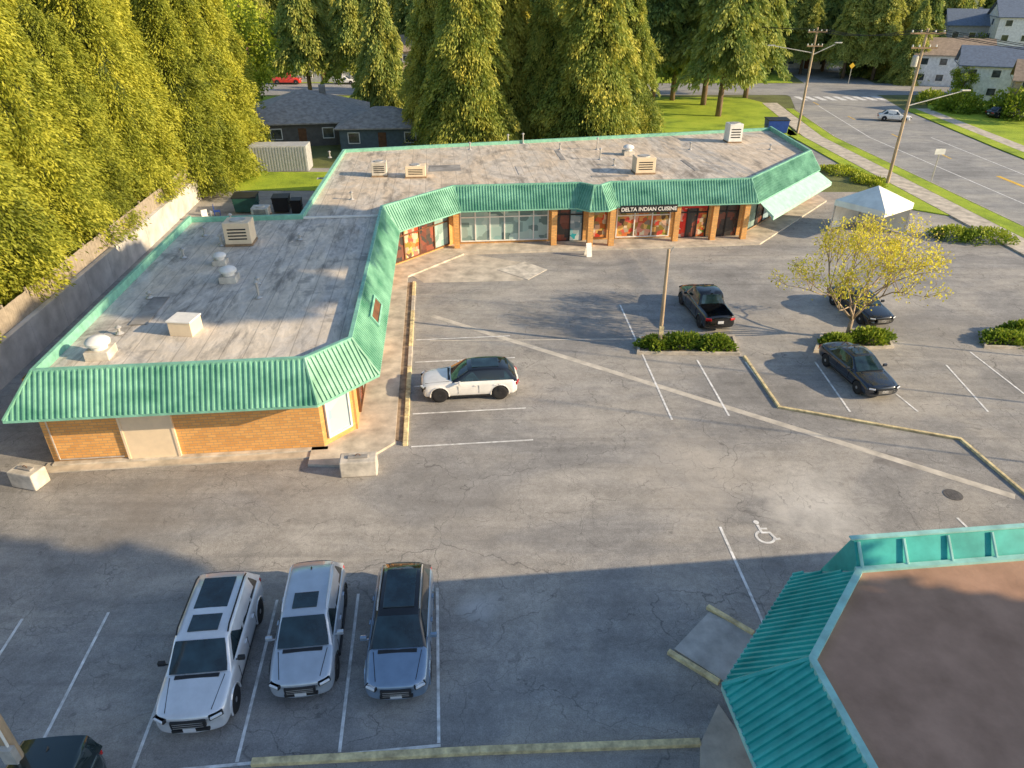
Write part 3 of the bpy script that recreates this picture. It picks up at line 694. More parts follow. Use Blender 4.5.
dv=[conifer(22,5.2,460,20,.62,s,base=.10,droop=1.4,pw=.75,m='darkc',core=.5,jz=.28,irr=.34,wf=.22) for s in (21,22)]
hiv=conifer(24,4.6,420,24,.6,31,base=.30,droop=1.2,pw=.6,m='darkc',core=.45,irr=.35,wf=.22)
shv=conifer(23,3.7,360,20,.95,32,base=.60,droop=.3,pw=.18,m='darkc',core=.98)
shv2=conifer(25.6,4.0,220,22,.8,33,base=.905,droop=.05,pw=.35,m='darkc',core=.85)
tt=trunkmesh(21,.45); tt2=trunkmesh(22,.14); tt3=trunkmesh(24,.06)
big=[(470,83,1.05,0,'tall golden green conifer behind the flat roof, left of the central gap'),(590,84,1.1,1,'broad golden green conifer behind the roof, right of the central gap'),
     (436,90,.85,2,'darker conifer at the left flank of the big golden conifer'),(505,92,1.1,2,'golden conifer standing further back between the two largest conifers'),(548,90,.95,0,'conifer in the centre gap behind the flat roof'),(624,98,.9,2,'conifer at the right flank of the broad conifer by the lawn'),(452,96,1.1,1,'tall conifer behind the left golden conifer'),(566,97,1.15,2,'tall conifer behind the broad golden conifer')]
for (px,Y,s,kk,lab) in big: tree('conifer',gv[kk],tt,(gx(px,Y),Y),0,s*rnd.uniform(.95,1.12),s*rnd.uniform(1.0,1.15),rnd.uniform(0,6),lab,'tree')
for (px,Y,s,lab) in ((385,112,.75,'slender conifer left of the big golden conifers'),(360,124,.8,'bare trunked conifer above the right end of the grey house'),(312,124,.85,'bare trunked conifer above the left end of the grey house roof')):
    tree('conifer',dv[0] if px==385 else hiv,tt,(gx(px,Y),Y),0,s,s*(1.2 if px==385 else 1.25),rnd.uniform(0,6),lab,'tree')
for (px,Y,s,lab) in ((718,111,1.0,'tall tree with bare trunk on the lawn, nearest the pavement'),(703,122,1.05,'tall bare trunked tree on the lawn left of another'),(672,127,1.0,'bare trunked conifer at the left side of the back lawn'),(745,130,1.0,'bare trunked conifer near the road end of the back lawn'),(652,124,1.0,'bare trunked conifer beside the broad golden conifer')):
    tree('pine_tree',hiv,tt,(gx(px,Y),Y),0,s,s*1.15,rnd.uniform(0,6),lab,'tree')
cm,tm=deci(15,4.6,5.5,8.5,60,200,.32,41,'lime',1.5,tr=.35)
tree('leafy_tree',cm,tm,(gx(246,106),106),0,1.15,1.25,0,'bright green leafy tree rising behind the far end of the hedge','tree')
tree('leafy_tree',cm,tm,(gx(258,128),128),0,.8,.9,2,'green leafy tree by the far street left of the parked cars','tree')
dc,dt=deci(13,4.5,5,8,45,120,.5,43,'shrub',1.6,tr=.3)
k=0
for row,(Y,n) in enumerate(((161,26),(172,28),(188,28),(212,30),(240,30))):
    for i in range(n):
        X=-150+i*(345+row*25)/n+rnd.uniform(-2,2)
        if 56<X<74+row*3 and row<4: continue
        s=rnd.uniform(.85,1.15)*(1+.10*row); kk=rnd.random()
        if X>84 and row<2: continue
        if 105<X<175 and row<3: continue
        tree('forest_tree',(dv[k%2] if kk<.5 else gv[k%3]) if kk<.8 else dc,tt if kk<.8 else dt,(X,Y+rnd.uniform(-3,3)),0,s,s,rnd.uniform(0,6),'dark conifer in the wooded belt beyond the far street','tree','trees of the wood beyond the far street'); k+=1
for (px,Y,s) in ((842,158,.8),(858,165,.85),(872,156,.85),(884,168,.9),(895,158,.9),(915,172,.9),(800,166,.75),(822,172,.8),(770,168,.9),(752,160,.85),(905,150,.7)):
    tree('roadside_pine',dv[0] if int(px)%2 else hiv,tt,(gx(px,Y),Y),0,s,s*.95,rnd.uniform(0,6),'dark tall pine in the clump beyond the junction','tree','pines beyond the road junction')
for (px,Y,s) in ((958,128,.42),(1030,118,.5),(1048,122,.6),(975,172,.6),(1030,104,.4)):
    tree('garden_tree',dc,dt,(gx(px,Y),Y),0,s,s,rnd.uniform(0,6),'round green garden tree between the houses across the road','tree','garden trees across the road')
for (x,y,s) in ((36.5,20.5,.85),(37,26,.9),(37.5,31.5,.85)):
    tree('pine_tree',shv2,tt3,(x,y),0,s,1.04,rnd.uniform(0,6),'unseen high crowned pine added to cast shade on the left roof','tree','added shade pines east of the parking lot')  # added out of view: flat crowns, thin trunks, shaped to shade the left roof
for j in range(5):
    for i in range(3):
        tree('shade_pine',shv,tt2,(30+i*2.3,2.6-i*.57-j*3.9),0,1,1,rnd.uniform(0,6),'unseen high crowned pine added to cast shade over the near lot','tree','added shade pines south east of the lot')  # added out of view as shadow casters; dense crowns darken the near lot
cm,tm=open_tree(61,'yel',.135)
p=at(846,339); tree('yellow_tree',cm,tm,p,.1,.90,.92,0,'spreading tree with sparse yellow spring leaves in the parking lot island','tree')
def shrubm(rx,ry,h,n,lf,seed,m='shrub'):
    r=random.Random(seed); b=MB(); tn=[]
    for i in range(n):
        d=rv(r); d.z=abs(d.z); s=r.uniform(.6,1.05); l=1+.2*math.sin(4*math.atan2(d.y,d.x)+seed)
        p=Vector((d.x*rx*s*l,d.y*ry*s*l,d.z*h*s)); ax=(d+rv(r)*.8+Vector((0,0,.3))).normalized()
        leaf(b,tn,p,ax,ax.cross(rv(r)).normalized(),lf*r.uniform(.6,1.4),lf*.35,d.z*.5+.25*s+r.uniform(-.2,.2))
    return b,tn
def shrub(px,py,rx,ry,h,label,n=1400,lf=.2,m='shrub',z=.08,P=None):
    b,tn=shrubm(rx,ry,h,n,lf,int(px)); p=P or at(px,py); o=b.build('shrub',LM[m],loc=(p[0],p[1],z),tones=tn); tag(o,label,'shrub'); return o
shrub(655,348,.9,.55,.6,'small shrub at the foot of the pole in the planter island')
shrub(683,347,1.2,.6,.7,'green shrub in the middle of the planter island behind the pickup')
shrub(714,349,1.1,.6,.7,'green shrub at the right end of the planter island')
shrub(868,342,1.3,.6,.7,'green shrub under the spreading yellow tree')
shrub(836,345,.9,.5,.5,'low shrub at the left foot of the yellow tree')
shrub(1005,342,1.4,.8,.5,'low green shrub in the island at the right edge'); shrub(1022,335,1.2,.7,.7,'taller shrub at the far right of the edge island')
shrub(952,238,1.8,1.3,.8,'green hedge bush left of the pair beside the driveway'); shrub(985,241,2.2,1.3,.9,'green hedge bush right of the pair beside the driveway')
shrub(840,172,2.0,2.5,.4,'low yellow green ground cover at the building corner',m='lime'); shrub(868,182,1.6,2.2,.4,'yellow green ground cover beside the white tent',m='lime')
shrub(958,112,3.0,3,3,'round green shrub across the road',n=1800,lf=.45); shrub(1016,118,4,4,4,'big green hedge bush at the right edge across the road',n=2200,lf=.5)
shrub(930,104,2.4,2.4,2,'small round bush across the road near the junction',n=900,lf=.4)
shrub(1040,95,6,4,5,'tall clipped hedge beside the blue roofed house',n=2500,lf=.5)
# ---------------------------------------------------------------- vehicles
def ev_mesh(o):
    bpy.context.view_layer.update(); dg=bpy.context.evaluated_depsgraph_get()
    return bpy.data.meshes.new_from_object(o.evaluated_get(dg))
def make_body(st,wy,wr,w,pm,cutbox=None,fr=.26,rr=.14):
    b=MB(); rings=[]; f0=st[0][0]; r0=st[-1][0]
    for (y,zb,zt,ww) in st:
        h=zt-zb
        half=[(0,zb),(ww*.84,zb),(ww*.965,zb+.10),(ww,zb+.38*h),(ww*.985,zb+.68*h),(ww*.95,zt-.085),(ww*.86,zt-.012),(ww*.66,zt+.004),(ww*.54,zt+.024),(0,zt+.045)]
        ring=half+[(-x,z) for (x,z) in half[-2:0:-1]]
        rings.append([(x,y+fr*(abs(x)/w)**3*math.exp(-(y-f0)/.45)-rr*(abs(x)/w)**3*math.exp(-(r0-y)/.35),z) for x,z in ring])
    n=len(rings[0]); vs=[p for r_ in rings for p in r_]; fs=[]
    for k in range(len(rings)-1):
        for i in range(n): j=(i+1)%n; fs.append((k*n+i,(k+1)*n+i,(k+1)*n+j,k*n+j))
    fs.append(tuple(range(n))); fs.append(tuple((len(rings)-1)*n+i for i in range(n-1,-1,-1)))
    b.raw(vs,fs); me=b.mesh('body',pm); 
    bm=bmesh.new(); bm.from_mesh(me); bmesh.ops.recalc_face_normals(bm,faces=bm.faces); bm.to_mesh(me); bm.free()
    o=bpy.data.objects.new('tmp',me); C.objects.link(o)
    s=o.modifiers.new('s','SUBSURF'); s.levels=2; s.render_levels=2
    c=MB()
    for y in wy:
        c.lathe([(wr+.055,-w-.3),(wr+.055,-w+.26)],(0,y,wr),28,ax='x'); c.lathe([(wr+.055,w-.26),(wr+.055,w+.3)],(0,y,wr),28,ax='x')
    if cutbox: c.box(*cutbox)
    cm=c.mesh('cut',M['black']); bm=bmesh.new(); bm.from_mesh(cm); bmesh.ops.recalc_face_normals(bm,faces=bm.faces); bm.to_mesh(cm); bm.free()
    co=bpy.data.objects.new('cut',cm); C.objects.link(co)
    bo=o.modifiers.new('b','BOOLEAN'); bo.operation='DIFFERENCE'; bo.object=co; bo.solver='EXACT'
    res=ev_mesh(o); bpy.data.objects.remove(o); bpy.data.objects.remove(co)
    res.polygons.foreach_set('use_smooth',[True]*len(res.polygons)); res.set_sharp_from_angle(angle=R(38))
    return res
wheelcache={}
def wheel(root,x,y,wr,side,rim):
    key=(wr,rim.name)
    if key not in wheelcache:
        t=MB(); t.lathe([(wr*.62,-.11),(wr*.9,-.12),(wr,-.09),(wr,.09),(wr*.9,.12),(wr*.62,.11)],(0,0,0),28,ax='x')
        g=MB(); g.lathe([(wr*.63,-.08),(wr*.63,.085),(wr*.58,.09),(wr*.55,.03)],(0,0,0),24,ax='x')
        for k in range(6):
            a=k*math.pi/3; g.box((.07,math.cos(a)*wr*.32,math.sin(a)*wr*.32),(.05,wr*.56,.07),M=Matrix.Rotation(a,3,'X'))
        g.lathe([(.08,.05),(.08,.11),(.03,.12)],(0,0,0),10,ax='x')
        wheelcache[key]=(t.mesh('tyre',M['dark'],smooth=True),g.mesh('rim',rim))
    t,g=wheelcache[key]
    wo=bpy.data.objects.new('wheel',t); C.objects.link(wo); wo.parent=root; wo.location=(x,y,wr); wo.rotation_euler=(0,0,0 if side>0 else math.pi)
    ro=bpy.data.objects.new('rim',g); C.objects.link(ro); ro.parent=wo
def pane(root,name,q,lo_,hi,bo,to,m,off=.012,bulge=.03,nx=8,ny=5):
    q=[Vector(p) for p in q]
    def bl(s,t): return (q[0]*(1-s)+q[1]*s)*(1-t)+(q[3]*(1-s)+q[2]*s)*t
    n=(q[1]-q[0]).cross(q[3]-q[0]).normalized()
    b=MB(); vs=[];fs=[]
    for j in range(ny+1):
        for i in range(nx+1):
            s=i/nx; t=j/ny; sx=2*s-1; ty=2*t-1
            ss=s
            if j in(0,ny) and i in (0,nx): ss=s+(.012 if i==0 else -.012)
            p=bl(lo_+(hi-lo_)*ss,bo+(to-bo)*t)+n*(off+bulge*(1-sx*sx)*(1-.35*max(0,ty))); vs.append(p)
    for j in range(ny):
        for i in range(nx): a=j*(nx+1)+i; fs.append((a,a+1,a+nx+2,a+nx+1))
    rim=[i for i in range(nx+1)]+[(j+1)*(nx+1)-1 for j in range(1,ny+1)]+[ny*(nx+1)+i for i in range(nx-1,-1,-1)]+[j*(nx+1) for j in range(ny-1,0,-1)]
    k0=len(vs); vs+=[vs[i]-n*(.07) for i in rim]
    for i in range(len(rim)): j=(i+1)%len(rim); fs.append((rim[i],k0+i,k0+j,rim[j]))
    b.raw(vs,fs); b.build(name,m,root,smooth=True)
def car(name,label,cat,pos,rz,s,group=None,z=.008):
    root=empty(name,(pos[0],pos[1],z),rz); tag(root,label,cat,group)
    L,Wd,Hh=s['L'],s['W'],s['H']; w=Wd/2; f=-L/2; r=L/2; hd=s['hood']; bt=s['belt']; c0,c1,c2,c3=s['c']; tl=s.get('tail',bt); wr=s.get('wr',.36); g=s.get('gc',.24)
    st=[(f,g+.12,hd-.34,.82*w),(f+.03,g+.02,hd-.23,.90*w),(f+.12,g,hd-.165,.955*w),(f+.5,g,hd-.10,.985*w),(f+c0*.75,g,hd-.03,w),(f+c0,g,hd,w),(f+c0+.3,g,bt,w),(f+(c0+c3)/2,g,bt,w),(f+c3-.12,g,bt,w)]
    if c3<L-.45: st+=[(f+c3+.18,g,tl,.995*w)]
    st+=[(r-.28,g,tl-.02,.97*w),(r-.07,g+.06,tl-.09,.92*w),(r,g+.2,tl-.28,.83*w)]
    wy=(f+s.get('fo',.92),r-s.get('ro',1.0))
    bo=bpy.data.objects.new('body',make_body(st,wy,wr,w,s['paint'],s.get('cut'))); C.objects.link(bo); bo.parent=root
    zb=hd-.05; zt=Hh; wb=.90*w; wt=s.get('wt',.74)*w
    y0,y1,y2,y3=f+c0,f+c1,f+c2,f+c3
    hullm=s.get('roof',s['paint'])
    bm=bmesh.new()
    ym=(y1+y2)/2
    rows=[]
    secs=[(y0,zb,wb,.06),(y0*.62+y1*.38,zb+(zt-.05-zb)*.38,wb+(wt*.95-wb)*.38,.055),(y0*.25+y1*.75,zb+(zt-.05-zb)*.75,wb+(wt*.95-wb)*.75,.045),(y1,zt-.045,wt*.95,.03),(y1*.75+y2*.25,zt-.005,wt*.99,0),(ym,zt,wt,0),(y1*.25+y2*.75,zt-.012,wt*.99,0),(y2,zt-.055,wt*.95,-.02),(y2*.4+y3*.6,zb+(zt-.05-zb)*.42,wb+(wt*.95-wb)*.5,-.03),(y3,zb,wb,-.03)]
    for (yy,zz,hw,cv) in secs:
        row=[]
        for x,dz in ((-1,-.075),(-.965,-.03),(-.86,-.004),(-.45,.014),(0,.022),(.45,.014),(.86,-.004),(.965,-.03),(1,-.075)):
            k_=1 if (yy>=y1-.001 and yy<=y2+.001) else .35
            if zz<=zb+.05: k_=0
            row.append(bm.verts.new((x*hw,yy-cv*(1-x*x),zz+(dz*k_ if dz>0 else dz*(1 if zz>zb+.05 else 0)))))
        rows.append(row)
    for a_,b_ in zip(rows[:-1],rows[1:]):
        for i in range(8): bm.faces.new((a_[i],a_[i+1],b_[i+1],b_[i]))
    for sgn,ix in ((-1,0),(1,8)):
        base=[bm.verts.new((sgn*wb,rw_[ix].co.y,zb-.02)) for rw_ in rows]
        for i in range(len(rows)-1):
            q=(rows[i][ix],rows[i+1][ix],base[i+1],base[i])
            bm.faces.new(q if sgn>0 else q[::-1])
    bmesh.ops.recalc_face_normals(bm,faces=bm.faces)
    me=bpy.data.meshes.new('cabin'); bm.to_mesh(me); bm.free(); me.materials.append(hullm); me.polygons.foreach_set('use_smooth',[True]*len(me.polygons)); me.set_sharp_from_angle(angle=R(60))
    cb=bpy.data.objects.new('cabin',me); C.objects.link(cb); cb.parent=root
    A=[(-wb,y0,zb),(wb,y0,zb),(wt*.95,y1,zt-.045),(-wt*.95,y1,zt-.045)]
    pane(root,'windshield',A,.05,.95,.08,.95,M['glass'],.034,.06)
    Rr=[(wb,y3,zb),(-wb,y3,zb),(-wt*.95,y2,zt-.055),(wt*.95,y2,zt-.055)]
    pane(root,'rear_window',Rr,.10,.90,.28 if tl>=bt else .15,.90,M['glass'],.03,.05)
    lo_=.16
    for (a,c_) in s.get('sides',((.07,.39),(.42,.68),(.71,.93))):
        pane(root,'side_window',[(wb,y0,zb-.02),(wb,y3,zb-.02),(wt*.95,y2,zt-.12),(wt*.95,y1,zt-.11)],a,c_,lo_,.95,M['glass'],.012,.0,4,2)
        pane(root,'side_window',[(-wb,y3,zb-.02),(-wb,y0,zb-.02),(-wt*.95,y1,zt-.11),(-wt*.95,y2,zt-.12)],1-c_,1-a,lo_,.95,M['glass'],.012,.0,4,2)
    for i,(ya,yb,hw) in enumerate(s.get('sun',())):
        b=MB(); b.box((0,f+(ya+yb)/2,zt+.010),(hw*2,yb-ya,.035)); b.build('sunroof',M['glass'],root,bevel=.012)
    if s.get('rails'):
        for sx in (-1,1):
            b=MB(); x=sx*(wt*.90); pts=[(x,y1+.15,zt-.04),(x,y1+.35,zt+.045),(x,y2-.3,zt+.045),(x,y2-.1,zt-.04)]
            for i in range(3): b.tube(pts[i],pts[i+1],.024,n=6)
            b.build('roof_rail',s.get('railm',M['galv']),root)
    b=MB(); b.raw([(0,y2-.42,zt-.0),(-.03,y2-.30,zt-.0),(.03,y2-.30,zt-.0),(0,y2-.28,zt+.06)],[(0,1,3),(0,3,2),(1,2,3),(0,2,1)]); b.build('antenna_fin',M['black'],root)
    for y in wy:
        for sx in (-1,1): wheel(root,sx*(w-.13),y,wr,sx,s.get('rim',M['steel']))
        if s.get('clad',True) and L<5.6:
            for sx in (-1,1):
                b=MB(); ra=wr+.07; pr=None
                for k in range(11):
                    t=R(-8+k*19.6); q=(sx*(w-.025),y+ra*math.cos(t),wr+ra*math.sin(t))
                    if pr: b.tube(pr,q,.03,n=5)
                    pr=q
                b.build('arch_trim',M['black'] if s.get('cladm') else s['paint'],root,smooth=True)
    b=MB(); b.box((0,0,g+.1),(Wd*.8-.5,L*.86,.22)); b.box((0,(wy[0]+wy[1])/2,g+.08),(Wd*.94,wy[1]-wy[0]-2*wr-.16,.14)); b.build('underbody',M['black'],root)
    gz=hd-.42; gh=s.get('gh',.20)
    b=MB(); b.box((0,f+.03,gz+.01),(w*.92,.10,gh)); gr=b.build('grille',M['black'],root,bevel=.035)
    for k in (-1,0,1): b=MB(); b.box((0,f-.022,gz+k*gh*.28),(w*.78,.014,.014)); b.build('grille_bar',M['galv'],gr)
    b=MB(); b.box((0,f+.085,g+.18),(w*1.0,.12,.10)); b.build('lower_intake',M['black'],root,bevel=.03)
    b=MB(); b.box((0,f-.01,g+.28),(.32,.02,.14)); b.build('licence_plate',M['plate'],root)
    b=MB(); b.box((0,r+.0,tl-.42),(.34,.03,.16)); b.build('licence_plate',M['plate'],root)
    for sx in (-1,1):
        b=MB(); b.box((sx*.71*w,f+.145,hd-.265),(.38*w,.18,.12),M=Matrix.Rotation(sx*R(30),3,'Z')); hl=b.build('headlight',M['black'],root,bevel=.035)
        b=MB(); b.box((sx*.71*w,f+.132,hd-.245),(.32*w,.18,.08),M=Matrix.Rotation(sx*R(30),3,'Z')); b.build('lens',M['lamp'],hl,bevel=.025)
        b=MB(); b.box((sx*.72*w,r-.13,tl-.26),(.36*w,.17,.16),M=Matrix.Rotation(-sx*R(22),3,'Z')); b.build('taillight',M['redglass'],root,bevel=.03)
        b=MB(); b.box((sx*(w+.09),y0+.42,hd+.06),(.2,.11,.14)); b.box((sx*(w-.02),y0+.42,hd+.0),(.12,.05,.05)); b.build('wing_mirror',s.get('mirror',s['paint']),root,bevel=.03)
        b=MB(); q0=(sx*.60*w,f+.22,hd-.140); q1=(sx*.74*w,y0-.05,hd+.004); b.tube(q0,q1,.010,n=5); b.build('hood_seam',M['dark'],root)
        for fr_ in s.get('seams',(c0+.35,c0+1.35,c0+2.3)):
            ds=MB(); ds.box((sx*(w-.006),f+fr_,(g+bt)/2+.02),(.012,.014,(bt-g)*.5)); ds.build('door_seam',M['black'],root)
        for fr_ in (c0+1.2,c0+2.15):
            dh=MB(); dh.box((sx*(w-.0),f+fr_,bt-.22),(.04,.16,.03)); dh.build('door_handle',s['paint'],root)
    b=MB(); b.box((0,y0-.07,hd+.022),(w*1.2,.12,.03)); b.build('wiper_cowl',M['black'],root,bevel=.01)
    if s.get('cladm'):
        for sx in (-1,1):
            b=MB(); b.box((sx*(w-.0),(wy[0]+wy[1])/2,g+.1),(.05,wy[1]-wy[0]-2*wr-.2,.16)); b.build('sill_trim',M['black'],root,bevel=.02)
    return root
v_suv=dict(L=5.08,W=2.0,H=1.78,hood=1.13,belt=1.16,c=(1.25,2.0,4.5,4.98),wt=.79,paint=P_silver,rails=1,railm=M['black'],sun=((2.2,2.8,.42),(3.05,4.25,.48)),gh=.28,wr=.39,rim=M['steel'],mirror=M['black'])
car('parked_suv','large silver white SUV with two dark roof panels, leftmost of three near cars','suv',(-8.83,14.05),PHI,v_suv)
v_suv2=dict(L=4.62,W=1.87,H=1.69,hood=1.06,belt=1.10,c=(1.1,1.85,3.98,4.5),wt=.76,paint=P_grey,rails=1,railm=P_silver,sun=((2.05,2.65,.36),),cladm=1,gh=.24,wr=.37,rim=M['rimd'])
car('parked_suv','silver SUV with roof rails and black cladding between two parked cars','suv',(-6.18,14.9),PHI+R(1),v_suv2)
v_x3=dict(L=4.65,W=1.87,H=1.67,hood=1.04,belt=1.09,c=(1.15,1.95,4.0,4.54),wt=.74,paint=P_blue,roof=P_black,sun=((2.15,3.7,.46),),gh=.26,rim=M['steel'],rails=1,railm=M['galv'])
car('parked_crossover','slate blue SUV with black roof, rightmost of three near cars','car',(-3.38,14.85),PHI-R(2),v_x3)
p=W(.9,30.15)
v_rr=dict(L=4.78,W=1.96,H=1.60,hood=1.04,belt=1.09,c=(1.45,2.35,4.2,4.66),wt=.74,paint=P_white,roof=P_black,sun=((2.5,3.8,.45),),wr=.39,gh=.12,rim=M['rimd'],sides=((.08,.41),(.425,.71),(.725,.94)),fo=.9,ro=.96)
car('parked_suv','white SUV with black roof parked sideways beside the brick building walkway','suv',p,PHI-math.pi/2,v_rr)
v_pk=dict(L=5.35,W=1.92,H=1.80,hood=1.14,belt=1.16,c=(1.5,2.15,3.45,3.7),tail=1.14,wt=.76,paint=P_black,cut=((0,5.35/2-.85,1.1),(1.5,1.42,.9)),wr=.38,gh=.26,sides=((.08,.47),(.52,.92)),seams=(1.8,2.8,3.7),rim=M['rimd'])
car('pickup_truck','black pickup truck with open bed in front of the restaurant','pickup',(11.75,39.3),PHI+math.pi,v_pk)
v_sd=dict(L=4.8,W=1.85,H=1.44,hood=.93,belt=.97,c=(1.35,2.15,3.3,4.15),tail=.99,wt=.70,paint=P_navy,sun=((2.3,2.9,.38),),clad=False,wr=.34,sides=((.08,.46),(.50,.90)),seams=(1.75,2.8,3.6),rim=M['steel'])
car('parked_sedan','glossy dark sedan parked in front of the yellow tree island','car',(17.7,31.5),PHI+R(3),v_sd)
v_sd2=dict(v_sd); v_sd2['paint']=P_black
car('parked_sedan','dark car half hidden behind the spreading yellow tree','car',(21.3,39.6),PHI+R(4),v_sd2)
v_tl=dict(L=4.8,W=1.95,H=1.78,hood=1.1,belt=1.2,c=(1.1,1.8,4.62,4.76),wt=.86,paint=P_dk,clad=False,gh=.22,wr=.37,rim=M['rimd'])
p=W(-10.1,9.35); car('parked_suv','boxy dark car cut off by the bottom edge at the left','car',p,PHI,v_tl)
r=empty('canopy_tent',(28.9,55.6,.01),PHI+R(30)); tag(r,'white peaked canopy tent behind the yellow tree beside the pale awning','tent')
b=MB(); s_=2.1; b.raw([(-s_,-s_,2.5),(s_,-s_,2.5),(s_,s_,2.5),(-s_,s_,2.5),(-1.1,-1.1,3.1),(1.1,-1.1,3.1),(1.1,1.1,3.1),(-1.1,1.1,3.1),(0,0,3.75)],[(0,1,5,4),(1,2,6,5),(2,3,7,6),(3,0,4,7),(4,5,8),(5,6,8),(6,7,8),(7,4,8)]); b.build('tent_roof',M['tent'],r)
b=MB(); b.raw([(-s_,-s_,2.5),(s_,-s_,2.5),(s_,s_,2.5),(-s_,s_,2.5),(-s_,-s_,2.05),(s_,-s_,2.05),(s_,s_,2.05),(-s_,s_,2.05)],[(0,4,5,1),(1,5,6,2),(2,6,7,3),(3,7,4,0)]); b.build('valance',M['tent'],r)
b=MB(); b.poly([(s_-.04,-s_,2.05),(s_-.04,s_,2.05),(s_-.04,s_,.05),(s_-.04,-s_,.05)]); b.poly([(-s_,s_-.04,2.05),(s_,s_-.04,2.05),(s_,s_-.04,.05),(-s_,s_-.04,.05)]); b.build('side_wall',M['tent'],r)
for sx in (-1,1):
    for sy in (-1,1): b=MB(); b.tube((sx*2.0,sy*2.0,0),(sx*2.0,sy*2.0,2.5),.035,n=6); b.build('leg',M['galv'],r)
v_far=dict(L=4.5,W=1.8,H=1.5,hood=.95,belt=1.0,c=(1.2,1.95,3.4,4.1),tail=1.0,wt=.74,paint=P_white,clad=False,wr=.34)
p=at(893,121); cw=car('white_car','white car driving on the road beyond the street lamp','car',p,PHI+R(60),v_far,z=.02)
for (px,py,rz,lab) in ((345,84,90,'white car parked on the far street, left of the pair'),(406,80,90,'white car parked on the far street beside the conifers')):
    o=copy_tree(cw); p=at(px,py); o.location=(p.x,p.y,.02); o.rotation_euler[2]=R(rz); o['label']=lab; o.name='white_car'
v_fr=dict(v_far); v_fr.update(paint=P_red,L=5.6,H=2.2,W=2.1,hood=1.2,belt=1.25,c=(1.0,1.6,2.9,3.1),tail=1.3,wr=.42); p=at(288,84)
car('red_truck','bright red truck parked on the far street beyond the grey house','truck',p,R(90),v_fr,z=.02)
v_fd=dict(v_far); v_fd['paint']=P_navy; p=at(1000,118); car('dark_car','dark car parked by the houses across the road','car',p,R(100),v_fd,z=.12)
# ---------------------------------------------------------------- barrier blocks, poles, signs
def block(px,py,rz,label,l=1.5):
    p=at(px,py); r=empty('concrete_block',(p.x,p.y,.01),rz); tag(r,label,'concrete block')
    b=MB(); b.box((0,0,.38),(l,.75,.75)); b.build('block',M['conc'],r,bevel=.05)
    b=MB(); b.box((0,0,.79),(l*.55,.22,.08)); b.build('key_ridge',M['concd'],r,bevel=.02)
    b=MB(); 
    for k in range(6): t0=math.pi*k/6;t1=math.pi*(k+1)/6; b.tube((.1*math.cos(t0),0,.82+.1*math.sin(t0)),(.1*math.cos(t1),0,.82+.1*math.sin(t1)),.015,n=5)
    b.build('lifting_loop',M['brown'],r)
    return r
block(360,472,PHI,'pale concrete block at the corner of the walkway near the brick wall')
block(32,484,PHI-R(20),'concrete block at the left end of the brick wall',1.2)
def lamp_arm(r,p0,p1,m='galv'):
    b=MB(); b.tube(p0,p1,.06,.045,7); b.build('lamp_arm',M[m],r)
    b=MB(); d=(Vector(p1)-Vector(p0)).normalized(); e=Vector(p1)+d*.4; b.box(e,(.9,.28,.14),math.atan2(d.y,d.x)); b.build('lamp_head',M['galv'],r,bevel=.04)
def utility(px,py,h,label,arms,lean=0,rad=.17,m='pole',trans=0):
    p=at(px,py); r=empty('utility_pole',(p.x,p.y,0),0); r.rotation_euler=(0,R(lean),0); tag(r,label,'utility pole')
    b=MB(); b.tube((0,0,-.2),(0,0,h),rad,rad*.65,12); b.build('pole_shaft',M[m],r,smooth=True)
    for (z,l) in arms:
        b=MB(); b.box((0,-.2,z),(l,.12,.14)); a=b.build('crossarm',M['wood'],r)
        for k in (-.45,-.2,.2,.45):
            c=MB(); c.lathe([(.05,0),(.09,.05),(.05,.1),(.08,.14),(.03,.2)],(k*l,-.2,z+.07),8); c.build('insulator',M['white'],a)
    for k in range(trans):
        b=MB(); b.lathe([(.26,0),(.28,.05),(.28,.85),(.2,.95)],(-.45+.0*k,0,h-3.2),14); b.build('transformer',M['galv'],r)
    return r
P1=utility(797,134,12.7,'wooden utility pole behind the roof corner with two lamp arms',((12.2,2.4),(10.6,2.0)))
lamp_arm(P1,(0,0,9.8),(-5.0,0,10.6)); lamp_arm(P1,(0,0,9.6),(2.6,0,10.8))
P2=utility(887,184,14,'tall utility pole with long lamp arm beside the road',((13.6,3.2),(12.4,2.4)),trans=1,m='pole')
lamp_arm(P2,(0,0,7.4),(5.0,.5,8.6)); 
P3=utility(659,349,5.8,'short bare wooden pole in the planter island',(),lean=-1,rad=.12,m='pole')
b=MB(); b.box((0,-.16,1.2),(.24,.1,.5)); b.build('meter_box',M['kerb'],P3)
b=MB(); b.tube((0,0,5.4),(.25,0,5.9),.03); b.build('bracket',M['galv'],P3)
P4=utility(42,800,9,'leaning wooden pole cut off at the lower left corner',(),rad=.16,m='pole'); b=MB(); b.box((.1,-.2,2.2),(.3,.16,.5)); b.build('meter_box',M['galv'],P4); b=MB(); b.tube((.12,-.15,0),(.12,-.15,8),.03,n=6); b.build('conduit',M['white'],P4)
a0=at(797,134); b0=at(887,184)
for i,(dx,z) in enumerate(((-1.1,12.5),(-.5,12.5),(.5,12.5),(1.1,12.5))):
    p=Vector((a0.x+dx,a0.y-.2,z)); q=Vector((b0.x+dx*1.3,b0.y-.2,13.9)); e_=Vector((44+dx,30,13.5)); g_=Vector((34+dx,150,12))
    b=MB()
    for (s_,t_) in ((p,q),(q,e_),(g_,p)):
        pr=s_
        for k in range(1,9):
            t=k/8; c=s_.lerp(t_,t); c.z-=1.0*4*t*(1-t)*.6; b.tube(pr,c,.03,n=4); pr=c
    o=b.build('power_line',M['dark']); tag(o,'thin black power line strung between the utility poles','power line','power lines between the utility poles')
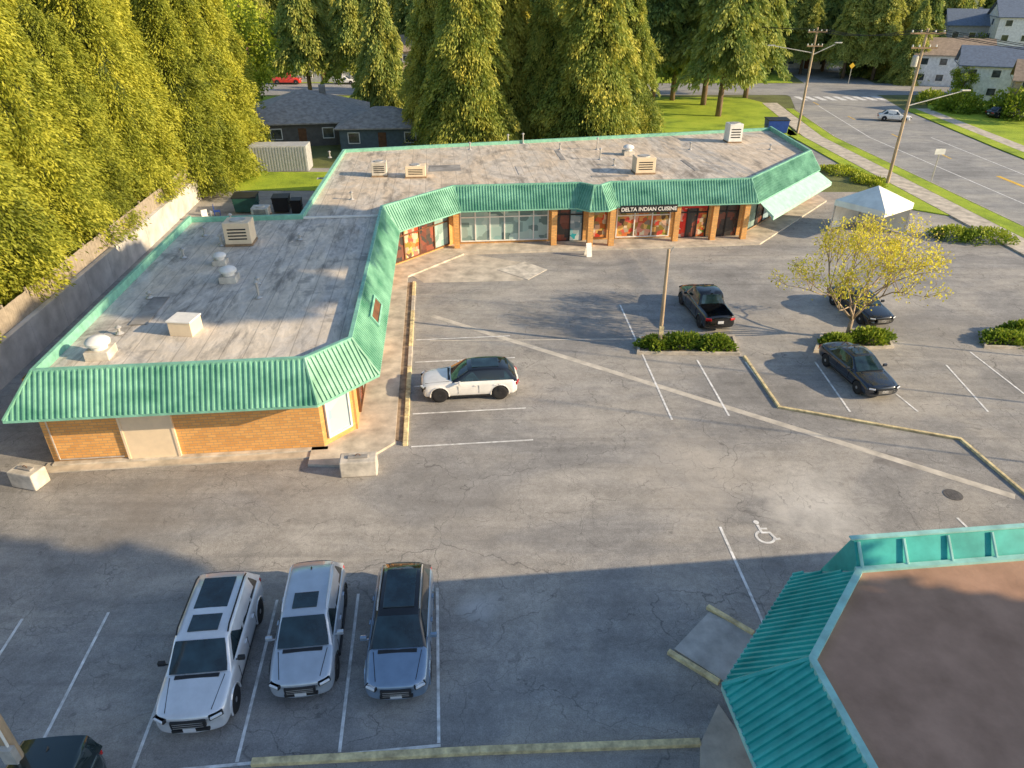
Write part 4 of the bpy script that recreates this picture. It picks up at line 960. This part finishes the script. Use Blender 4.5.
p=at(931,182); r=empty('street_sign',(p.x,p.y,.1),0); tag(r,'road sign on thin post beside the pavement right of the tall pole','sign')
b=MB(); b.tube((0,0,0),(0,0,3.2),.05,n=8); b.build('post',M['galv'],r); b=MB(); b.box((0,-.06,2.9),(1.0,.03,.55)); b.build('sign_face',M['white'],r)
p=at(848,84); r=empty('traffic_sign',(p.x,p.y,.1),0); tag(r,'small yellow sign on a post near the far junction','sign')
b=MB(); b.tube((0,0,0),(0,0,3.5),.06,n=8); b.build('post',M['galv'],r); b=MB(); b.box((0,-.06,3.2),(.8,.04,.8),M=Matrix.Rotation(R(45),3,'Y')); b.build('sign_face',M['yellow'],r)
p=at(588,256); r=empty('sandwich_board',(p.x,p.y,.01),PHI+R(8)); tag(r,'small white folding sign board standing before the shops','sign')
for s_ in (-1,1):
    b=MB(); b.box((0,s_*.16,.5),(.4,.03,1.0),M=Matrix.Rotation(s_*R(15),3,'X')); b.build('board',M['white'],r)
def bin_(px,py,sx,sy,sz,m,label,rz=0):
    p=at(px,py); r=empty('waste_bin',(p.x,p.y,.05),rz); tag(r,label,'bin')
    b=MB(); x,y=sx/2,sy/2; b.raw([(-x*.9,-y*.85,.1),(x*.9,-y*.85,.1),(x*.9,y*.85,.1),(-x*.9,y*.85,.1),(-x,-y,sz),(x,-y,sz),(x,y,sz),(-x,y,sz)],[(3,2,1,0),(4,5,6,7),(0,1,5,4),(1,2,6,5),(2,3,7,6),(3,0,4,7)]); b.build('bin_body',m,r,bevel=.03)
    b=MB(); b.box((0,0,sz+.05),(sx*1.05,sy*1.05,.1),M=Matrix.Rotation(R(4),3,'X')); b.build('lid',M['black'],r,bevel=.02)
    for k in (-1,1): b=MB(); b.tube((k*x*1.05,-y*.5,sz*.6),(k*x*1.05,y*.5,sz*.6),.05,n=6); b.build('side_bar',m,r)
bin_(775,133,2.8,1.8,1.7,M['blue'],'blue dumpster beyond the back right corner of the roof')
bin_(248,212,2.0,1.5,1.4,mat('bin_green',(.02,.09,.07),.5),'dark green dumpster in the back yard',PHI)
bin_(283,212,1.4,1.2,1.3,M['black'],'black bin in the back yard near the roof corner',PHI)
bin_(298,214,.9,.9,1.2,M['black'],'small black bin beside the roof edge in the back yard',PHI)
for i,(px,py) in enumerate(((207,222),(218,216))):
    p=at(px,py); r=empty('plastic_chair',(p.x,p.y,.01),R(40+70*i)); tag(r,('white chair standing in the yard behind the left roof','blue chair in the yard behind the left roof')[i],'chair'); mm=M['white'] if i==0 else M['blue']
    b=MB(); b.box((0,0,.43),(.5,.5,.04)); b.build('seat',mm,r); b=MB(); b.box((0,.24,.72),(.5,.04,.55)); b.build('backrest',mm,r)
    for sx in(-1,1):
        for sy in (-1,1): b=MB(); b.box((sx*.22,sy*.22,.21),(.04,.04,.42)); b.build('leg',mm,r)
p=at(280,172); r=empty('shipping_container',(p.x,p.y+1.2,.06),R(3)); tag(r,'pale ribbed shipping container standing on the grass by the grey house','container')
b=MB(); b.box((0,0,1.3),(6.0,2.4,2.6)); b.build('container_shell',mat('container_pale',(.46,.47,.49),.6,var=.15),r)
b=MB()
for k in range(20): b.box((-2.8+k*.295,-1.22,1.3),(.13,.06,2.4))
b.build('corrugation',mat('container_rib',(.33,.34,.37),.6,var=.1),r)
# ---------------------------------------------------------------- houses
def house(label,loc,rz,w,d,wh,rh,wallm,roofm,hip=True,floors=1,ov=.5,name='house',chim=True):
    r=empty(name,(loc[0],loc[1],0),rz); tag(r,label,'house')
    b=MB(); x,y=w/2,d/2
    b.raw([(-x,-y,0),(x,-y,0),(x,y,0),(-x,y,0),(-x,-y,wh),(x,-y,wh),(x,y,wh),(-x,y,wh)],[(0,1,5,4),(1,2,6,5),(2,3,7,6),(3,0,4,7)])
    if not hip: b.poly([(-x,-y,wh),(-x,y,wh),(-x,0,wh+rh*.93)]); b.poly([(x,-y,wh),(x,y,wh),(x,0,wh+rh*.93)])
    b.build('wall',wallm,r)
    X,Y=x+ov,y+ov; k=(Y if hip else 0); b=MB(); z=wh-.1
    a=[(-X,-Y,z),(X,-Y,z),(X,Y,z),(-X,Y,z),(-X+k,0,wh+rh),(X-k,0,wh+rh)]
    t=.15; a2=[(p_[0],p_[1],p_[2]+t) for p_ in a]
    b.raw(a2,[(0,1,5,4),(1,2,5),(2,3,4,5),(3,0,4)] if hip else [(0,1,5,4),(2,3,4,5)]); b.raw(a,[(4,5,1,0),(5,2,1),(5,4,3,2),(4,0,3)] if hip else [(4,5,1,0),(5,4,3,2)])
    b.raw(a[:4]+a2[:4],[(0,1,5,4),(1,2,6,5),(2,3,7,6),(3,0,4,7)])
    ro=b.build('roof',roofm,r)
    if chim: b=MB(); b.box((x*.3,y*.2,wh+rh*.9),(.8,.7,1.4)); b.build('chimney',M['concd'],ro)
    for fl in range(floors):
        n=max(2,int(w/3))
        for i in range(n):
            xx=-x+w*(i+.5)/n; zz=1.5+fl*2.8
            if fl==0 and i==n//2:
                q=MB(); q.box((xx,-y-.03,1.05),(.95,.08,2.1)); q.build('door',M['brown'],r); continue
            q=MB(); 
            for (cx,cz,sx,sz) in ((0,.6,1.4,.1),(0,-.6,1.4,.1),(-.66,0,.1,1.1),(.66,0,.1,1.1)): q.box((xx+cx,-y-.05,zz+cz),(sx,.1,sz))
            fo=q.build('window',M['white'],r); q=MB(); q.box((xx,-y-.02,zz),(1.24,.05,1.1)); q.build('pane',M['wglass'],fo)
        q=MB(); q.box((-x-.03,0,1.5+fl*2.8),(.08,1.3,1.1)); q.build('window',M['wglass'],r)
    return r
Sh=mat('shingle_grey',(.38,.34,.31),.9,var=.3,scale=2,bmp=.4); Shb=mat('shingle_brown',(.36,.27,.20),.9,var=.25,scale=2); Shd=mat('shingle_blue',(.15,.19,.26),.8,var=.2)
Wb=mat('siding_slate',(.12,.16,.18),.8); Ww=mat('siding_white',(.8,.8,.8),.8); Wt=mat('siding_tan',(.6,.46,.3),.8); Wg=mat('siding_grey',(.42,.43,.45),.8); Wd_=mat('siding_dark',(.14,.13,.12),.8)
house('low dark grey hip roofed house behind the pale container',(gx(303,94),97),R(10),15.5,15,2.7,2.8,Wd_,Sh)
house('slate blue walled wing of the grey roofed house beside the roof edge',(gx(385,90),91),R(4),10,8,2.6,1.7,Wb,Sh,chim=False)
house('two storey tan house between the dark conifers on the far street',(gx(402,157),157),0,14,9,5.6,2.5,Wt,Shb,False,2)
house('small brown roofed house beyond the street above the grey house',(gx(330,156),156),0,15,9,3,2.4,Wg,Shb,False)
house('white two storey house beyond the junction behind the pole',(gx(797,180),182),R(-10),14,10,5.6,2.6,Ww,Shd,False,2)
house('white house with brown roof behind the roadside pines',(gx(942,150),150),R(-20),13,10,5.4,2.6,Ww,Shb,False,2)
house('white walled house with blue grey roof at the right edge across the road',(gx(1003,128),130),R(-25),14,10,5.4,2.6,Ww,Shd,False,2)
house('tall white terraced house in the top right corner',(gx(1006,170),170),R(-20),11,12,11,3,Ww,Shd,False,4)
house('tall grey terraced house left of the white one in the top right corner',(gx(962,178),180),R(-20),10,12,9,3,Wg,Shd,False,3)
house('small house with red brown roof behind the hedge bush at the far right',(gx(1050,112),112),R(-30),12,9,5,2.4,Wt,Shb,False,2)
print('done')
